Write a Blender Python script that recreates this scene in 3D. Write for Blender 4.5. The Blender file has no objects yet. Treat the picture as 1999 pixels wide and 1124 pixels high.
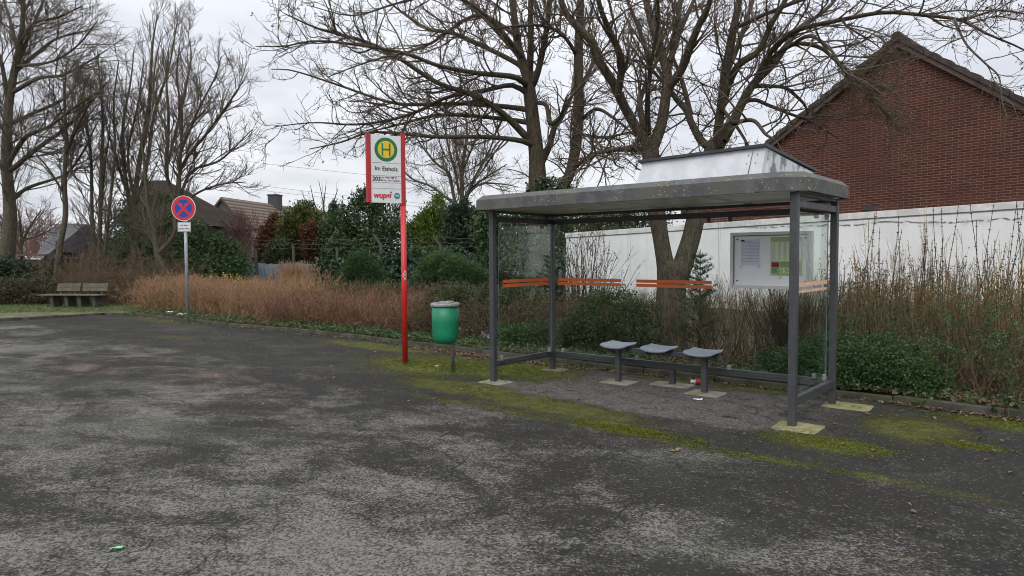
import bpy, math, random
import numpy as np
from mathutils import Matrix, Vector
SC = bpy.context.scene
COL = SC.collection
RNG = np.random.default_rng
# ------------------------------------------------------------------ camera
FPX, PW, PH, CAMH = 1368.0, 1999.0, 1124.0, 1.6
_p, _r = math.radians(-2.6456), math.radians(0.3434)
_f = np.array([0, math.cos(_p), math.sin(_p)]); _rt = np.array([1.0, 0, 0]); _up = np.cross(_rt, _f)
CR = math.cos(_r) * _rt - math.sin(_r) * _up
CU = math.sin(_r) * _rt + math.cos(_r) * _up
CO = np.array([0, 0, CAMH])
def ray(x, y): return _f + (x - PW / 2) / FPX * CR - (y - PH / 2) / FPX * CU
def at(x, y, Y):
    d = ray(x, y); return CO + d * (Y / d[1])
def gnd(x, y, z=0.0):
    d = ray(x, y); return CO + d * ((z - CAMH) / d[2])
cd = bpy.data.cameras.new('camera'); cam = bpy.data.objects.new('camera', cd); COL.objects.link(cam)
cd.sensor_width = 36; cd.lens = FPX / PW * 36; cd.clip_end = 3000; cd.clip_start = 0.05
M = Matrix.Identity(4)
for i in range(3):
    M[i][0], M[i][1], M[i][2], M[i][3] = CR[i], CU[i], -_f[i], CO[i]
cam.matrix_world = M
SC.camera = cam
# shelter frame: s runs along the kerb, t towards the planting bed
TH = 0.7021
A = np.array([math.cos(TH), -math.sin(TH), 0]); B = np.array([math.sin(TH), math.cos(TH), 0])
O = np.array([-.241, 8.857, 0])
def W(s, t, z=0.0): return O + A * s + B * t + np.array([0, 0, z])
def st(P): d = np.asarray(P) - O; return d @ A, d @ B
# ------------------------------------------------------------------ materials
class Mat:
    def __init__(self, name):
        self.m = bpy.data.materials.new(name); self.m.use_nodes = True
        self.t = self.m.node_tree; self.n = self.t.nodes; self.l = self.t.links
        self.b = self.n['Principled BSDF']; self.out = self.n['Material Output']
    def put(self, sock, v):
        if isinstance(v, bpy.types.NodeSocket): self.l.new(v, sock)
        elif isinstance(v, (tuple, list)) and len(v) == 3 and sock.type == 'RGBA': sock.default_value = (*v, 1)
        else: sock.default_value = v
    def new(self, typ, props=None, **ins):
        nd = self.n.new('ShaderNode' + typ)
        for k, v in (props or {}).items(): setattr(nd, k, v)
        for k, v in ins.items():
            key = int(k[1:]) if k[0] == 'i' and k[1:].isdigit() else k.replace('_', ' ')
            self.put(nd.inputs[key], v)
        return nd
    def math(self, op, a, b=0.0, c=None):
        nd = self.new('Math', {'operation': op}, i0=a, i1=b)
        if c is not None: self.put(nd.inputs[2], c)
        return nd.outputs[0]
    def mix(self, f, a, b, blend='MIX'):
        nd = self.n.new('ShaderNodeMix'); nd.data_type = 'RGBA'; nd.blend_type = blend
        self.put(nd.inputs[0], f); self.put(nd.inputs[6], a); self.put(nd.inputs[7], b)
        return nd.outputs[2]
    def coord(self, kind='Object', scale=None, loc=None, rot=None):
        o = self.new('TexCoord').outputs[kind]
        if scale is None and loc is None and rot is None: return o
        mp = self.new('Mapping', None, Vector=o)
        if scale is not None: mp.inputs['Scale'].default_value = scale if isinstance(scale, tuple) else (scale,) * 3
        if loc is not None: mp.inputs['Location'].default_value = loc
        if rot is not None: mp.inputs['Rotation'].default_value = rot
        return mp.outputs[0]
    def noise(self, scale, detail=4, rough=.55, vec=None, dist=0.0):
        return self.new('TexNoise', None, Vector=vec if vec is not None else self.coord(), Scale=scale, Detail=detail, Roughness=rough, Distortion=dist).outputs[0]
    def ramp(self, v, lo, hi, a=0.0, b=1.0):
        return self.new('MapRange', {'interpolation_type': 'SMOOTHSTEP'}, Value=v, From_Min=lo, From_Max=hi, To_Min=a, To_Max=b).outputs[0]
    def bump(self, h, strength=.3, dist=.01):
        self.l.new(self.new('Bump', None, Strength=strength, Distance=dist, Height=h).outputs[0], self.b.inputs['Normal'])
    def fin(self, color, rough=.7, metal=0.0, spec=.5):
        self.put(self.b.inputs['Base Color'], color); self.put(self.b.inputs['Roughness'], rough)
        self.b.inputs['Metallic'].default_value = metal; self.b.inputs['Specular IOR Level'].default_value = spec
        return self.m
def plain(name, c, rough=.6, var=.25, scale=9.0, metal=0.0, spec=.4, bump=0.0, bscale=60.0):
    k = Mat(name); n = k.noise(scale, 5, .6)
    col = k.mix(k.ramp(n, .3, .7), tuple(x * (1 - var) for x in c), tuple(min(1, x * (1 + var)) for x in c))
    if bump: k.bump(k.noise(bscale, 4), bump, .006)
    return k.fin(col, rough, metal, spec)
def leafmat(name, c1, c2, rough=.55, trans=.2, spec=.35):
    k = Mat(name)
    r = k.new('NewGeometry').outputs['Random Per Island']
    c = k.mix(r, c1, c2)
    c = k.mix(k.math('MULTIPLY', k.ramp(k.noise(1.3, 3), .42, .62), .45), c, tuple(.5 * (x + y) * 1.35 for x, y in zip(c1, c2)))
    k.fin(c, rough, 0, spec)
    tr = k.new('BsdfTranslucent', None, Color=c)
    mx = k.new('MixShader', None, i0=trans, i1=k.b.outputs[0], i2=tr.outputs[0])
    k.l.new(mx.outputs[0], k.out.inputs[0]); return k.m
def twigmat(name, c1, c2, rough=.85):
    k = Mat(name); r = k.new('NewGeometry').outputs['Random Per Island']
    return k.fin(k.mix(r, c1, c2), rough, 0, .25)
def barkmat(name, c1, c2, moss, amount=.5):
    k = Mat(name); v = k.coord(scale=(7, 7, 1.6))
    n = k.noise(3.0, 8, .68, v); c = k.mix(k.ramp(n, .36, .64), c1, c2)
    g = k.ramp(k.noise(1.4, 5, .6), .47, .62)
    c = k.mix(k.math('MULTIPLY', g, amount), c, moss)
    fine = k.new('TexVoronoi', {'feature': 'DISTANCE_TO_EDGE'}, Vector=k.coord(scale=(26, 26, 6)), Scale=1.0).outputs[0]
    c = k.mix(k.ramp(fine, .0, .12, .55, 0.0), c, tuple(x * .45 for x in c1))
    k.bump(k.math('ADD', n, k.math('MULTIPLY', k.ramp(fine, 0, .2), .5)), .55, .02)
    return k.fin(c, .9, 0, .2)
MT = {}
def build_materials():
    m = MT
    # dark grey powder-coated steel
    k = Mat('dark_grey_steel'); n = k.noise(14, 6, .65); f = k.noise(160, 2)
    c = k.mix(k.ramp(n, .45, .7), (.046, .048, .053), (.064, .065, .069))
    c = k.mix(k.math('MULTIPLY', k.ramp(f, .63, .7), .5), c, (.16, .155, .14))
    m['steel'] = k.fin(c, k.ramp(n, .3, .7, .38, .58), 0, .5)
    # mossy roof edge
    k = Mat('lichened_roof_edge'); n = k.noise(5, 7, .65); w = k.noise(48, 3, .6); d = k.noise(2.2, 3)
    base = k.mix(k.ramp(n, .4, .62), (.078, .078, .083), (.122, .12, .122))
    base = k.mix(k.ramp(k.math('ADD', d, k.math('MULTIPLY', w, .5)), .70, .88), base, (.10, .10, .085))
    v = k.new('TexVoronoi', {'feature': 'F1'}, Vector=k.coord(), Scale=26.0, Randomness=1.0)
    li = k.math('MULTIPLY', k.ramp(v.outputs['Distance'], .14, .27, 1, 0), k.ramp(k.noise(3.0, 4), .45, .60))
    base = k.mix(li, base, k.mix(k.noise(9, 1), (.27, .23, .07), (.34, .34, .28)))
    k.bump(k.math('ADD', w, li), .35, .008)
    m['roofedge'] = k.fin(base, .75, 0, .35)
    m['roof_top'] = plain('grey_roof_sheet', (.17, .17, .18), .55, .2, 3)
    k = Mat('pale_ceiling_panel'); n = k.noise(1.5, 4, .6, k.coord(scale=(1.2, 4, 1)))
    m['ceiling'] = k.fin(k.mix(k.ramp(n, .35, .65), (.66, .65, .62), (.80, .79, .76)), .32, 0, .5)
    k = Mat('white_skylight_panel'); n = k.noise(6, 6, .65); g = k.noise(1.6, 3)
    c = k.mix(k.ramp(n, .35, .7), (.56, .58, .61), (.69, .70, .725))
    c = k.mix(k.math('MULTIPLY', k.ramp(g, .58, .72), .40), c, (.42, .43, .41))
    m['skylight'] = k.fin(c, .5, 0, .4)
    k = Mat('weathered_skylight_end'); n = k.noise(5.5, 6, .6)
    m['skyend'] = k.fin(k.mix(k.ramp(n, .47, .58), (.60, .62, .62), (.20, .21, .225)), .6, 0, .4)
    m['cap'] = plain('dark_cap_strip', (.045, .045, .05), .5)
    # glass
    def glass(name, tint, base, edge):
        k = Mat(name); tr = k.new('BsdfTransparent', None, Color=tint); gl = k.new('BsdfGlossy', None, Color=(1, 1, 1), Roughness=.02)
        lw = k.new('LayerWeight', None, Blend=.22).outputs['Fresnel']
        fac = k.math('ADD', k.math('MULTIPLY', lw, .20), base)
        mx = k.new('MixShader', None, i0=fac, i1=tr.outputs[0], i2=gl.outputs[0])
        df = k.new('BsdfDiffuse', None, Color=(.62, .68, .66))
        sm = k.ramp(k.noise(2.5, 5, .65), .45, .8, .0, edge)
        mx2 = k.new('MixShader', None, i0=sm, i1=mx.outputs[0], i2=df.outputs[0])
        k.l.new(mx2.outputs[0], k.out.inputs[0]); return k.m
    m['glass'] = glass('clear_safety_glass', (.965, .982, .974), .0, .02)
    m['glass_side'] = glass('dusty_safety_glass', (.94, .972, .96), .006, .07)
    m['glass_edge'] = plain('green_glass_edge', (.10, .17, .15), .2)
    k = Mat('worn_orange_film'); n = k.noise(22, 6, .7)
    m['orange'] = k.fin(k.mix(k.ramp(n, .5, .8), (.60, .135, .035), (.66, .22, .085)), .5, 0, .4)
    m['peach'] = plain('reflection_paled_orange_film', (.72, .44, .30), .5, .12, 14)  # orange film of the right pane, pale reflection on it put into the colour
    m['clamp'] = plain('aluminium_clamp', (.34, .33, .30), .4, .15, 20, .5)
    k = Mat('stained_concrete_pad'); n = k.noise(7, 6, .65); g = k.noise(3, 4)
    c = k.mix(k.ramp(n, .35, .65), (.20, .19, .155), (.30, .285, .235))
    m['pad'] = k.fin(k.mix(k.math('MULTIPLY', k.ramp(g, .45, .65), .5), c, (.15, .15, .05)), .9, 0, .2)
    k = Mat('mossy_concrete_pad'); n = k.noise(7, 6, .65)
    m['pad_moss'] = k.fin(k.mix(k.ramp(n, .35, .65), (.17, .165, .07), (.27, .255, .14)), .9, 0, .2)
    m['seat'] = plain('grey_plastic_seat', (.20, .23, .275), .38, .1, 6, 0, .5)
    m['board_frame'] = plain('aluminium_frame', (.60, .60, .60), .4, .08, 9, .2)
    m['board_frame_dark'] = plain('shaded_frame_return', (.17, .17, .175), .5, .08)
    m['board'] = plain('white_notice_panel', (.84, .84, .86), .45, .04, 2)
    m['paper'] = plain('timetable_paper', (.70, .69, .79), .8, .05, 5)
    m['green_paper'] = plain('green_poster', (.34, .50, .18), .7, .06, 5)
    m['pale_paper'] = plain('pale_green_print', (.66, .74, .52), .8, .05, 5)
    m['maroon'] = plain('maroon_print', (.22, .03, .06), .8, .1)
    m['ink'] = plain('dark_ink', (.035, .035, .05), .8, .05)
    m['ink_soft'] = plain('faded_ink', (.28, .28, .36), .8, .05)
    m['red'] = plain('red_pole_paint', (.58, .022, .024), .36, .1, 3, 0, .5)
    m['red_dark'] = plain('red_sign_rail', (.40, .025, .028), .45, .1, 3, 0, .4)
    k = Mat('white_sign_face'); n = k.noise(4, 5, .6)
    m['white'] = k.fin(k.mix(k.ramp(n, .4, .75), (.70, .71, .70), (.62, .63, .61)), .4, 0, .4)
    m['sgreen'] = plain('sign_green', (.012, .16, .07), .45, .05)
    m['syellow'] = plain('sign_yellow', (.74, .50, .02), .45, .05)
    m['steal'] = plain('sign_teal', (.02, .22, .25), .45, .05)
    m['sred'] = plain('sign_red', (.55, .03, .05), .45, .07)
    m['sblue'] = plain('sign_blue', (.018, .055, .33), .45, .07)
    m['galv'] = plain('galvanised_steel', (.33, .355, .38), .45, .15, 12, .3)
    k = Mat('green_bin_plastic'); n = k.noise(6, 6, .65)
    c = k.mix(k.ramp(n, .42, .7), (.006, .19, .092), (.012, .235, .125))
    m['bin'] = k.fin(k.mix(k.math('MULTIPLY', k.ramp(k.noise(26, 5, .7), .6, .75), .35), c, (.12, .27, .2)), .42, 0, .45)
    m['rim'] = plain('weathered_aluminium_rim', (.25, .25, .245), .6, .3, 30, .2)
    m['binpost'] = plain('grey_steel_post', (.14, .14, .13), .6, .25, 14, .2)
    m['bench_wood'] = plain('mossy_bench_planks', (.105, .092, .066), .85, .3, 12)
    m['bench_conc'] = plain('mossy_bench_concrete', (.07, .066, .052), .9, .3, 8)
    # brick
    k = Mat('brown_red_brick'); v = k.coord(); sp = k.new('SeparateXYZ', None, Vector=v)
    uv = k.new('CombineXYZ', None, X=sp.outputs[0], Y=k.math('SUBTRACT', sp.outputs[2], k.math('MULTIPLY', sp.outputs[0], .026))).outputs[0]
    br = k.new('TexBrick', {'offset': .5}, Vector=uv, Color1=(.050, .0158, .0115), Color2=(.098, .0305, .0195), Mortar=(.19, .125, .092), Scale=1.0, Mortar_Size=.0075, Mortar_Smooth=.25, Bias=-.1, Brick_Width=.25, Row_Height=.0625)
    n = k.noise(.7, 4, .6); c = k.mix(k.ramp(n, .35, .7, 0, .5), br.outputs[0], (.050, .019, .015))
    c = k.mix(k.ramp(k.noise(30, 4), .3, .7, 0, .22), c, (.13, .05, .034))
    k.bump(br.outputs[1], -.4, .004); m['brick'] = k.fin(c, .85, 0, .25)
    m['roof_tile'] = plain('dark_brown_concrete_tile', (.058, .042, .036), .75, .35, 7, 0, .3, .4, 40)
    m['verge_under'] = plain('brown_verge_board', (.075, .052, .043), .75, .25, 5)
    # white wall with a crack line of flaking paint
    k = Mat('white_rendered_wall'); v = k.coord(); sp = k.new('SeparateXYZ', None, Vector=v); X, Z = sp.outputs[0], sp.outputs[2]
    n = k.noise(.9, 6, .65); c = k.mix(k.ramp(n, .35, .7), (.74, .74, .73), (.84, .84, .835))
    low = k.math('ADD', Z, k.math('MULTIPLY', k.noise(1.7, 4), .8))
    c = k.mix(k.ramp(low, .5, 1.5, .55, 0), c, (.36, .36, .30))
    xv = k.new('CombineXYZ', None, X=X).outputs[0]
    wav = k.math('ADD', k.math('MULTIPLY', k.noise(.55, 3, .6, xv), .28), k.math('MULTIPLY', k.noise(5, 6, .75), .11))
    dz = k.math('ABSOLUTE', k.math('SUBTRACT', Z, k.math('ADD', 2.13, wav)))
    line = k.math('MULTIPLY', k.ramp(dz, .008, .03, 1, 0), k.ramp(X, 6.0, 7.5))
    line = k.math('MULTIPLY', line, k.ramp(k.noise(7, 3, .6), .40, .52))
    c = k.mix(line, c, (.16, .155, .15))
    halo = k.math('MULTIPLY', k.math('MULTIPLY', k.ramp(dz, .02, .14, 1, 0), k.ramp(X, 6.0, 7.5)), k.ramp(k.noise(3.2, 5, .65), .42, .62))
    c = k.mix(k.math('MULTIPLY', halo, .42), c, (.42, .41, .42))
    st_ = k.noise(1.0, 5, .7, k.coord(scale=(5.5, 1, .35)))
    c = k.mix(k.math('MULTIPLY', k.ramp(st_, .52, .72), .28), c, (.46, .455, .43))
    k.bump(k.noise(45, 4), .15, .006); m['whitewall'] = k.fin(c, .85, 0, .25)
    k = Mat('white_coping'); n = k.noise(2.2, 6, .65)
    m['coping'] = k.fin(k.mix(k.ramp(n, .38, .68), (.56, .56, .53), (.76, .76, .74)), .8, 0, .25)
    # trees
    m['bark'] = barkmat('maple_bark', (.060, .046, .035), (.125, .100, .075), (.078, .082, .032), .55)
    m['twig'] = twigmat('maple_twig', (.070, .054, .040), (.135, .108, .078))
    m['twig_green'] = twigmat('lichened_twig', (.075, .066, .034), (.135, .108, .062))
    m['bark2'] = barkmat('grey_green_bark', (.078, .066, .050), (.135, .116, .086), (.085, .088, .042), .5)
    m['twig2'] = twigmat('dark_twig', (.085, .070, .054), (.160, .133, .100))
    m['twig3'] = twigmat('reddish_twig', (.12, .065, .060), (.19, .115, .105))
    m['bud'] = leafmat('dry_brown_seed', (.045, .028, .016), (.11, .07, .035))
    m['paleleaf'] = leafmat('pale_dry_leaf', (.16, .115, .05), (.33, .25, .13))
    # shrubs
    m['tan'] = twigmat('tan_twig', (.20, .116, .064), (.42, .268, .150))
    m['tanbrown'] = twigmat('red_brown_twig', (.15, .078, .05), (.31, .18, .115))
    m['brown'] = twigmat('brown_twig', (.085, .060, .038), (.20, .145, .088))
    m['darktwig'] = twigmat('dark_shrub_twig', (.040, .030, .022), (.09, .066, .045))
    m['ochre'] = twigmat('ochre_stem', (.16, .108, .040), (.37, .25, .090))
    m['laurel'] = leafmat('laurel_leaf', (.022, .048, .016), (.070, .118, .042), .48, .15, .35)
    m['juniper'] = leafmat('dark_juniper', (.018, .046, .013), (.052, .105, .030))
    m['cotoneaster'] = leafmat('small_green_leaf', (.018, .048, .014), (.095, .175, .055), .5)
    m['olive'] = leafmat('olive_cypress', (.045, .058, .012), (.115, .120, .028))
    m['rust'] = leafmat('rusty_cypress', (.085, .036, .018), (.165, .075, .038))
    m['limegreen'] = leafmat('yellow_green_thuja', (.055, .092, .012), (.13, .185, .035))
    m['darkthuja'] = leafmat('dark_thuja', (.014, .032, .016), (.036, .066, .028))
    m['ivy'] = leafmat('ivy_leaf', (.016, .042, .020), (.055, .100, .046), .48, .12, .5)
    m['privet'] = leafmat('dull_green_leaf', (.035, .055, .018), (.085, .105, .040))
    m['grass'] = leafmat('grass_blade', (.045, .085, .018), (.13, .19, .05))
    m['moss'] = leafmat('moss_cushion', (.052, .060, .010), (.145, .162, .022), .9, .1, .1)
    m['drab'] = leafmat('drab_hedge_leaf', (.040, .040, .022), (.095, .088, .050))
    m['litter'] = leafmat('dead_leaf', (.075, .042, .026), (.23, .145, .095), .8, .05)
    m['crocus'] = leafmat('lilac_petal', (.30, .25, .40), (.45, .40, .54))
    m['yellowflower'] = leafmat('yellow_petal', (.55, .42, .03), (.75, .6, .08))
    # far houses
    m['slate'] = plain('dark_slate', (.075, .077, .085), .7, .25, 2)
    m['slate_wall'] = plain('slate_clad_gable', (.085, .08, .082), .8, .25, 2)
    k = Mat('brown_pantiles'); v = k.coord(); wv = k.new('TexWave', {'wave_type': 'BANDS', 'bands_direction': 'Z'}, Vector=v, Scale=.95, Distortion=.4, Detail=2).outputs[0]
    m['pantile'] = k.fin(k.mix(k.ramp(wv, .2, .7), (.07, .052, .04), (.18, .14, .108)), .8, 0, .25)
    m['pantile_dark'] = plain('dark_brown_tiles', (.036, .027, .021), .95, .35, 1.5, 0, .08)
    m['pantile_pale'] = plain('pale_weathered_tiles', (.26, .21, .18), .85, .3, 1.2)
    m['farbrick'] = plain('far_red_brick', (.075, .034, .024), .85, .3, 1.2)
    m['farwhite'] = plain('white_painted_trim', (.68, .68, .68), .7, .08)
    m['farpane'] = plain('dark_window', (.03, .035, .04), .15, .1)
    m['chimney'] = plain('dark_chimney', (.06, .06, .07), .8, .2)
    m['screen'] = plain('blue_grey_screen', (.11, .155, .19), .7, .2, 3)
    m['fencepost'] = plain('grey_concrete_post', (.075, .078, .07), .85, .2, 6)
    m['wire'] = plain('grey_wire', (.09, .09, .095), .6, .1)
    m['oldwood'] = plain('weathered_fence_wood', (.12, .085, .055), .85, .3, 3)
    m['cable'] = plain('black_cable', (.05, .05, .055), .6, .1)
    m['litterwhite'] = plain('white_paper', (.78, .78, .80), .7, .05)
    m['canred'] = plain('red_can_print', (.5, .05, .04), .4, .1)
    m['litgreen'] = plain('mint_green_wrapper', (.20, .58, .28), .5, .1)
    k = Mat('mossy_kerb_stone'); n = k.noise(4, 6, .65); g = k.noise(1.6, 4)
    c = k.mix(k.ramp(n, .35, .65), (.045, .042, .036), (.095, .09, .076))
    c = k.mix(k.math('MULTIPLY', k.ramp(g, .42, .62), .55), c, (.065, .075, .022)); k.bump(k.noise(60, 4), .4, .008)
    m['kerb'] = k.fin(c, .9, 0, .2)
    k = Mat('bed_soil'); n = k.noise(3, 7, .7); g = k.noise(.9, 4); f = k.noise(26, 4, .7)
    c = k.mix(k.ramp(n, .35, .65), (.045, .032, .022), (.10, .072, .048))
    c = k.mix(k.math('MULTIPLY', k.ramp(g, .45, .6), .55), c, (.045, .065, .02)); k.bump(f, .6, .03)
    m['soil'] = k.fin(c, .95, 0, .15)
    k = Mat('worn_verge_grass'); n = k.noise(2.2, 7, .7)
    c = k.mix(k.ramp(n, .35, .65), (.085, .088, .045), (.16, .15, .098)); k.bump(k.noise(40, 4), .5, .02)
    m['verge'] = k.fin(c, .95, 0, .15)
    k = Mat('far_ground'); n = k.noise(.4, 6, .7)
    m['ground'] = k.fin(k.mix(k.ramp(n, .35, .65), (.05, .06, .025), (.10, .085, .05)), .95, 0, .15)
    # asphalt (object space = shelter frame s, t)
    k = Mat('worn_asphalt'); v = k.coord(); sp = k.new('SeparateXYZ', None, Vector=v); S, T = sp.outputs[0], sp.outputs[1]
    rv = k.coord(rot=(0, 0, -TH + .35))
    sv = k.new('Mapping', None, Vector=rv); sv.inputs['Scale'].default_value = (.62, 1.0, 1)
    big = k.noise(.42, 3, .55, sv.outputs[0], .5)
    med = k.noise(1.5, 6, .66, sv.outputs[0], .6)
    sml = k.noise(9, 5, .7)
    grit = k.new('TexVoronoi', {'feature': 'F1'}, Vector=v, Scale=75.0).outputs['Color']
    gritv = k.new('SeparateColor', None, Color=grit).outputs[0]
    grit2 = k.noise(140, 2, .6)
    # worn light blotches are commoner away from the apron edge
    away = k.ramp(T, -4.5, -1.2, .040, -.060)
    right = k.ramp(S, 2.0, 6.0, 0, -.022)
    far = k.ramp(S, -12, -4, .03, 0)
    tot = k.math('ADD', k.math('MULTIPLY', big, .36), k.math('MULTIPLY', med, .64))
    tot = k.math('ADD', tot, k.math('ADD', away, k.math('ADD', right, far)))
    tot = k.math('ADD', tot, k.math('MULTIPLY', k.math('SUBTRACT', sml, .5), .17))
    tot = k.math('ADD', tot, k.math('MULTIPLY', k.math('SUBTRACT', k.noise(4.2, 4, .62, sv.outputs[0], .8), .5), .22))
    tot = k.math('ADD', tot, k.math('MULTIPLY', k.math('SUBTRACT', gritv, .5), .10))
    worn = k.ramp(tot, .425, .635)
    c = k.mix(worn, (.030, .028, .024), (.180, .170, .149))
    # reddish and greenish films
    tint = k.noise(.5, 3, .5, k.coord(loc=(7, 3, 0)))
    c = k.mix(k.math('MULTIPLY', k.ramp(tint, .54, .68), .35), c, (.075, .082, .055))
    def ell(cs, ct, rs, rt, rot=0.0):
        mp = k.new('Mapping', {'vector_type': 'TEXTURE'}, Vector=v)
        mp.inputs['Location'].default_value = (cs, ct, 0); mp.inputs['Scale'].default_value = (rs, rt, 1); mp.inputs['Rotation'].default_value = (0, 0, rot)
        return k.ramp(k.new('VectorMath', {'operation': 'LENGTH'}, i0=mp.outputs[0]).outputs['Value'], .2, 1.0, 1, 0)
    def union(L):
        o = L[0]
        for x in L[1:]: o = k.math('MAXIMUM', o, x)
        return o
    redz = k.math('MULTIPLY', union([ell(-5.2, -3, 1.6, .5), ell(-3.4, -2.1, 1.6, .6, .1)]), k.ramp(med, .4, .6, .0, .45))
    c = k.mix(redz, c, (.19, .125, .095))
    # lighter old paving under the shelter, beyond the joint
    nd = k.math('MULTIPLY', k.math('SUBTRACT', k.noise(1.3, 4, .6), .5), .55)
    joint = k.math('ADD', T, k.math('ADD', nd, k.math('MULTIPLY', k.math('SUBTRACT', sml, .5), .12)))
    inside = k.math('MULTIPLY', k.ramp(joint, -.55, -.30), k.math('MULTIPLY', k.ramp(k.math('ADD', S, nd), -.3, .15), k.ramp(k.math('ADD', S, nd), 4.6, 3.2)))
    pav = k.mix(k.ramp(k.math('ADD', k.math('MULTIPLY', gritv, .16), k.noise(5, 6, .7)), .4, .75), (.092, .084, .078), (.165, .152, .141))
    c = k.mix(inside, c, pav)
    apron = k.ramp(k.math('ADD', T, k.math('MULTIPLY', k.math('SUBTRACT', k.noise(.8, 3), .5), .3)), -1.25, -1.12)
    dark = k.math('MULTIPLY', k.math('MULTIPLY', apron, k.math('SUBTRACT', 1.0, inside)), .75)
    c = k.mix(dark, c, k.mix(sml, (.018, .018, .015), (.045, .043, .036)))
    # cracks
    cv = k.new('Mapping', None, Vector=v); cv.inputs['Scale'].default_value = (.35, .55, 1)
    dsp = k.new('VectorMath', {'operation': 'ADD'}, i0=cv.outputs[0], i1=k.new('VectorMath', {'operation': 'SCALE'}, i0=k.new('TexNoise', None, Vector=v, Scale=2.2, Detail=6.0).outputs[1], Scale=.35).outputs[0]).outputs[0]
    ck = k.new('TexVoronoi', {'feature': 'DISTANCE_TO_EDGE'}, Vector=dsp, Scale=1.0).outputs[0]
    crack = k.math('MULTIPLY', k.ramp(ck, .002, .009, 1, 0), k.ramp(k.noise(.45, 2), .42, .52))
    c = k.mix(k.math('MULTIPLY', crack, .8), c, (.018, .018, .016))
    c = k.mix(k.math('MULTIPLY', k.ramp(k.math('ABSOLUTE', k.math('SUBTRACT', k.math('ADD', T, k.math('MULTIPLY', k.math('SUBTRACT', k.noise(.8, 3), .5), .3)), -1.235)), .004, .016, .75, 0), k.ramp(S, -1.5, .3)), c, (.02, .019, .016))
    # moss
    jl = k.math('ABSOLUTE', k.math('SUBTRACT', k.math('ADD', T, k.math('MULTIPLY', k.math('SUBTRACT', k.noise(.8, 3), .5), .3)), -1.2))
    jline = k.math('MULTIPLY', k.ramp(jl, .03, .17, 1, 0), k.math('MULTIPLY', k.ramp(S, -1.5, .3), k.ramp(S, 6.5, 4.8)))
    zones = union([ell(-1.6, .55, 2.1, 1.5), ell(-.3, .9, 1.6, 1.3), ell(-.1, -.55, 1.6, .6), ell(1.4, -.7, 2.0, .55, -.05), ell(2.55, -1.05, .75, .30, -.1),
                   k.math('MULTIPLY', jline, .62), ell(4.15, -.45, .75, .42), ell(5.3, 1.3, 1.0, .5), ell(4.6, .6, .7, .9), ell(5.1, .25, .4, .22), ell(8, 1.2, 2, .7), ell(-4, 1.3, 2.6, .6), k.math('MULTIPLY', ell(-12.4, 1.15, 3.6, .6), .75), k.math('MULTIPLY', ell(-8.3, -.3, 1.5, .5), .62), ell(2.2, 1.5, 2.4, .32)])
    mn = k.math('ADD', k.math('MULTIPLY', k.noise(2.4, 6, .68), .75), k.math('MULTIPLY', k.noise(17, 5, .7), .35))
    ms = k.math('SUBTRACT', k.math('ADD', k.math('MULTIPLY', zones, .62), mn), .78)
    thin = k.ramp(ms, -.10, .12); thick = k.ramp(ms, .10, .30)
    c = k.mix(k.math('MULTIPLY', thin, .66), c, k.mix(k.noise(30, 3), (.036, .037, .010), (.072, .074, .018)))
    hot = union([ell(2.55, -1.08, .6, .22, -.1), ell(-1.3, .3, 1.5, .9), ell(-.35, 1.0, 1.1, .8)])
    bright = k.mix(k.ramp(k.noise(5, 4), .35, .65), (.095, .105, .012), (.175, .195, .024))
    c = k.mix(k.math('MULTIPLY', thick, k.math('ADD', .45, k.math('MULTIPLY', hot, .5))), c, bright)
    # dark stain under the shelter
    c = k.mix(k.math('MULTIPLY', union([ell(3.12, -.02, .16, .08), ell(1.1, .12, .1, .05)]), k.ramp(sml, .3, .5)), c, (.022, .017, .013))
    # aggregate speckle
    c = k.mix(k.ramp(k.math('ADD', k.math('MULTIPLY', gritv, .6), k.math('MULTIPLY', grit2, .6)), .25, .85, .72, .0), c, (.018, .017, .016))
    c = k.mix(k.math('MULTIPLY', k.ramp(gritv, .9, 1.0), .28), c, (.22, .215, .20))
    hb = k.math('ADD', k.math('ADD', k.math('MULTIPLY', gritv, .5), grit2), k.math('MULTIPLY', thick, 1.6))
    k.bump(hb, .55, .008)
    m['asphalt'] = k.fin(c, k.ramp(gritv, 0, 1, .78, .95), 0, .14)
build_materials()
# ------------------------------------------------------------------ objects
def link(o): COL.objects.link(o); return o
def tag(o, label=None, cat=None, group=None, kind=None):
    for k_, v_ in (('label', label), ('category', cat), ('group', group), ('kind', kind)):
        if v_: o[k_] = v_
    return o
def frame(origin, x):
    x = np.asarray(x, float); x = x / np.linalg.norm(x); y = np.cross([0, 0, 1.0], x)
    Mx = Matrix.Identity(4)
    for i in range(3): Mx[i][0], Mx[i][1], Mx[i][2], Mx[i][3] = x[i], y[i], (0, 0, 1)[i], origin[i]
    return Mx
WM = {}
def thing(name, loc, label, cat, group=None, mat=None):
    o = link(bpy.data.objects.new(name, None)); o.empty_display_size = .2
    mw = mat if mat is not None else Matrix.Translation(Vector([float(x) for x in loc]))
    o.matrix_world = mw; WM[o.name] = mw.copy()
    return tag(o, label, cat, group)
def finish(name, me, mats, parent, smooth=False, loc=None):
    for mm in (mats if isinstance(mats, (list, tuple)) else [mats]): me.materials.append(mm if not isinstance(mm, str) else MT[mm])
    if smooth: me.polygons.foreach_set('use_smooth', np.ones(len(me.polygons), bool))
    o = link(bpy.data.objects.new(name, me))
    if parent is not None:
        o.parent = parent; WM[o.name] = WM[parent.name]
    if loc is not None: o.matrix_world = loc if isinstance(loc, Matrix) else Matrix.Translation(Vector([float(x) for x in loc]))
    return o
def to_local(V, parent, loc):
    if parent is not None:
        inv = np.array(WM[parent.name].inverted()); return V @ inv[:3, :3].T + inv[:3, 3]
    if loc is not None: return V - np.asarray(loc)
    return V
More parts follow.
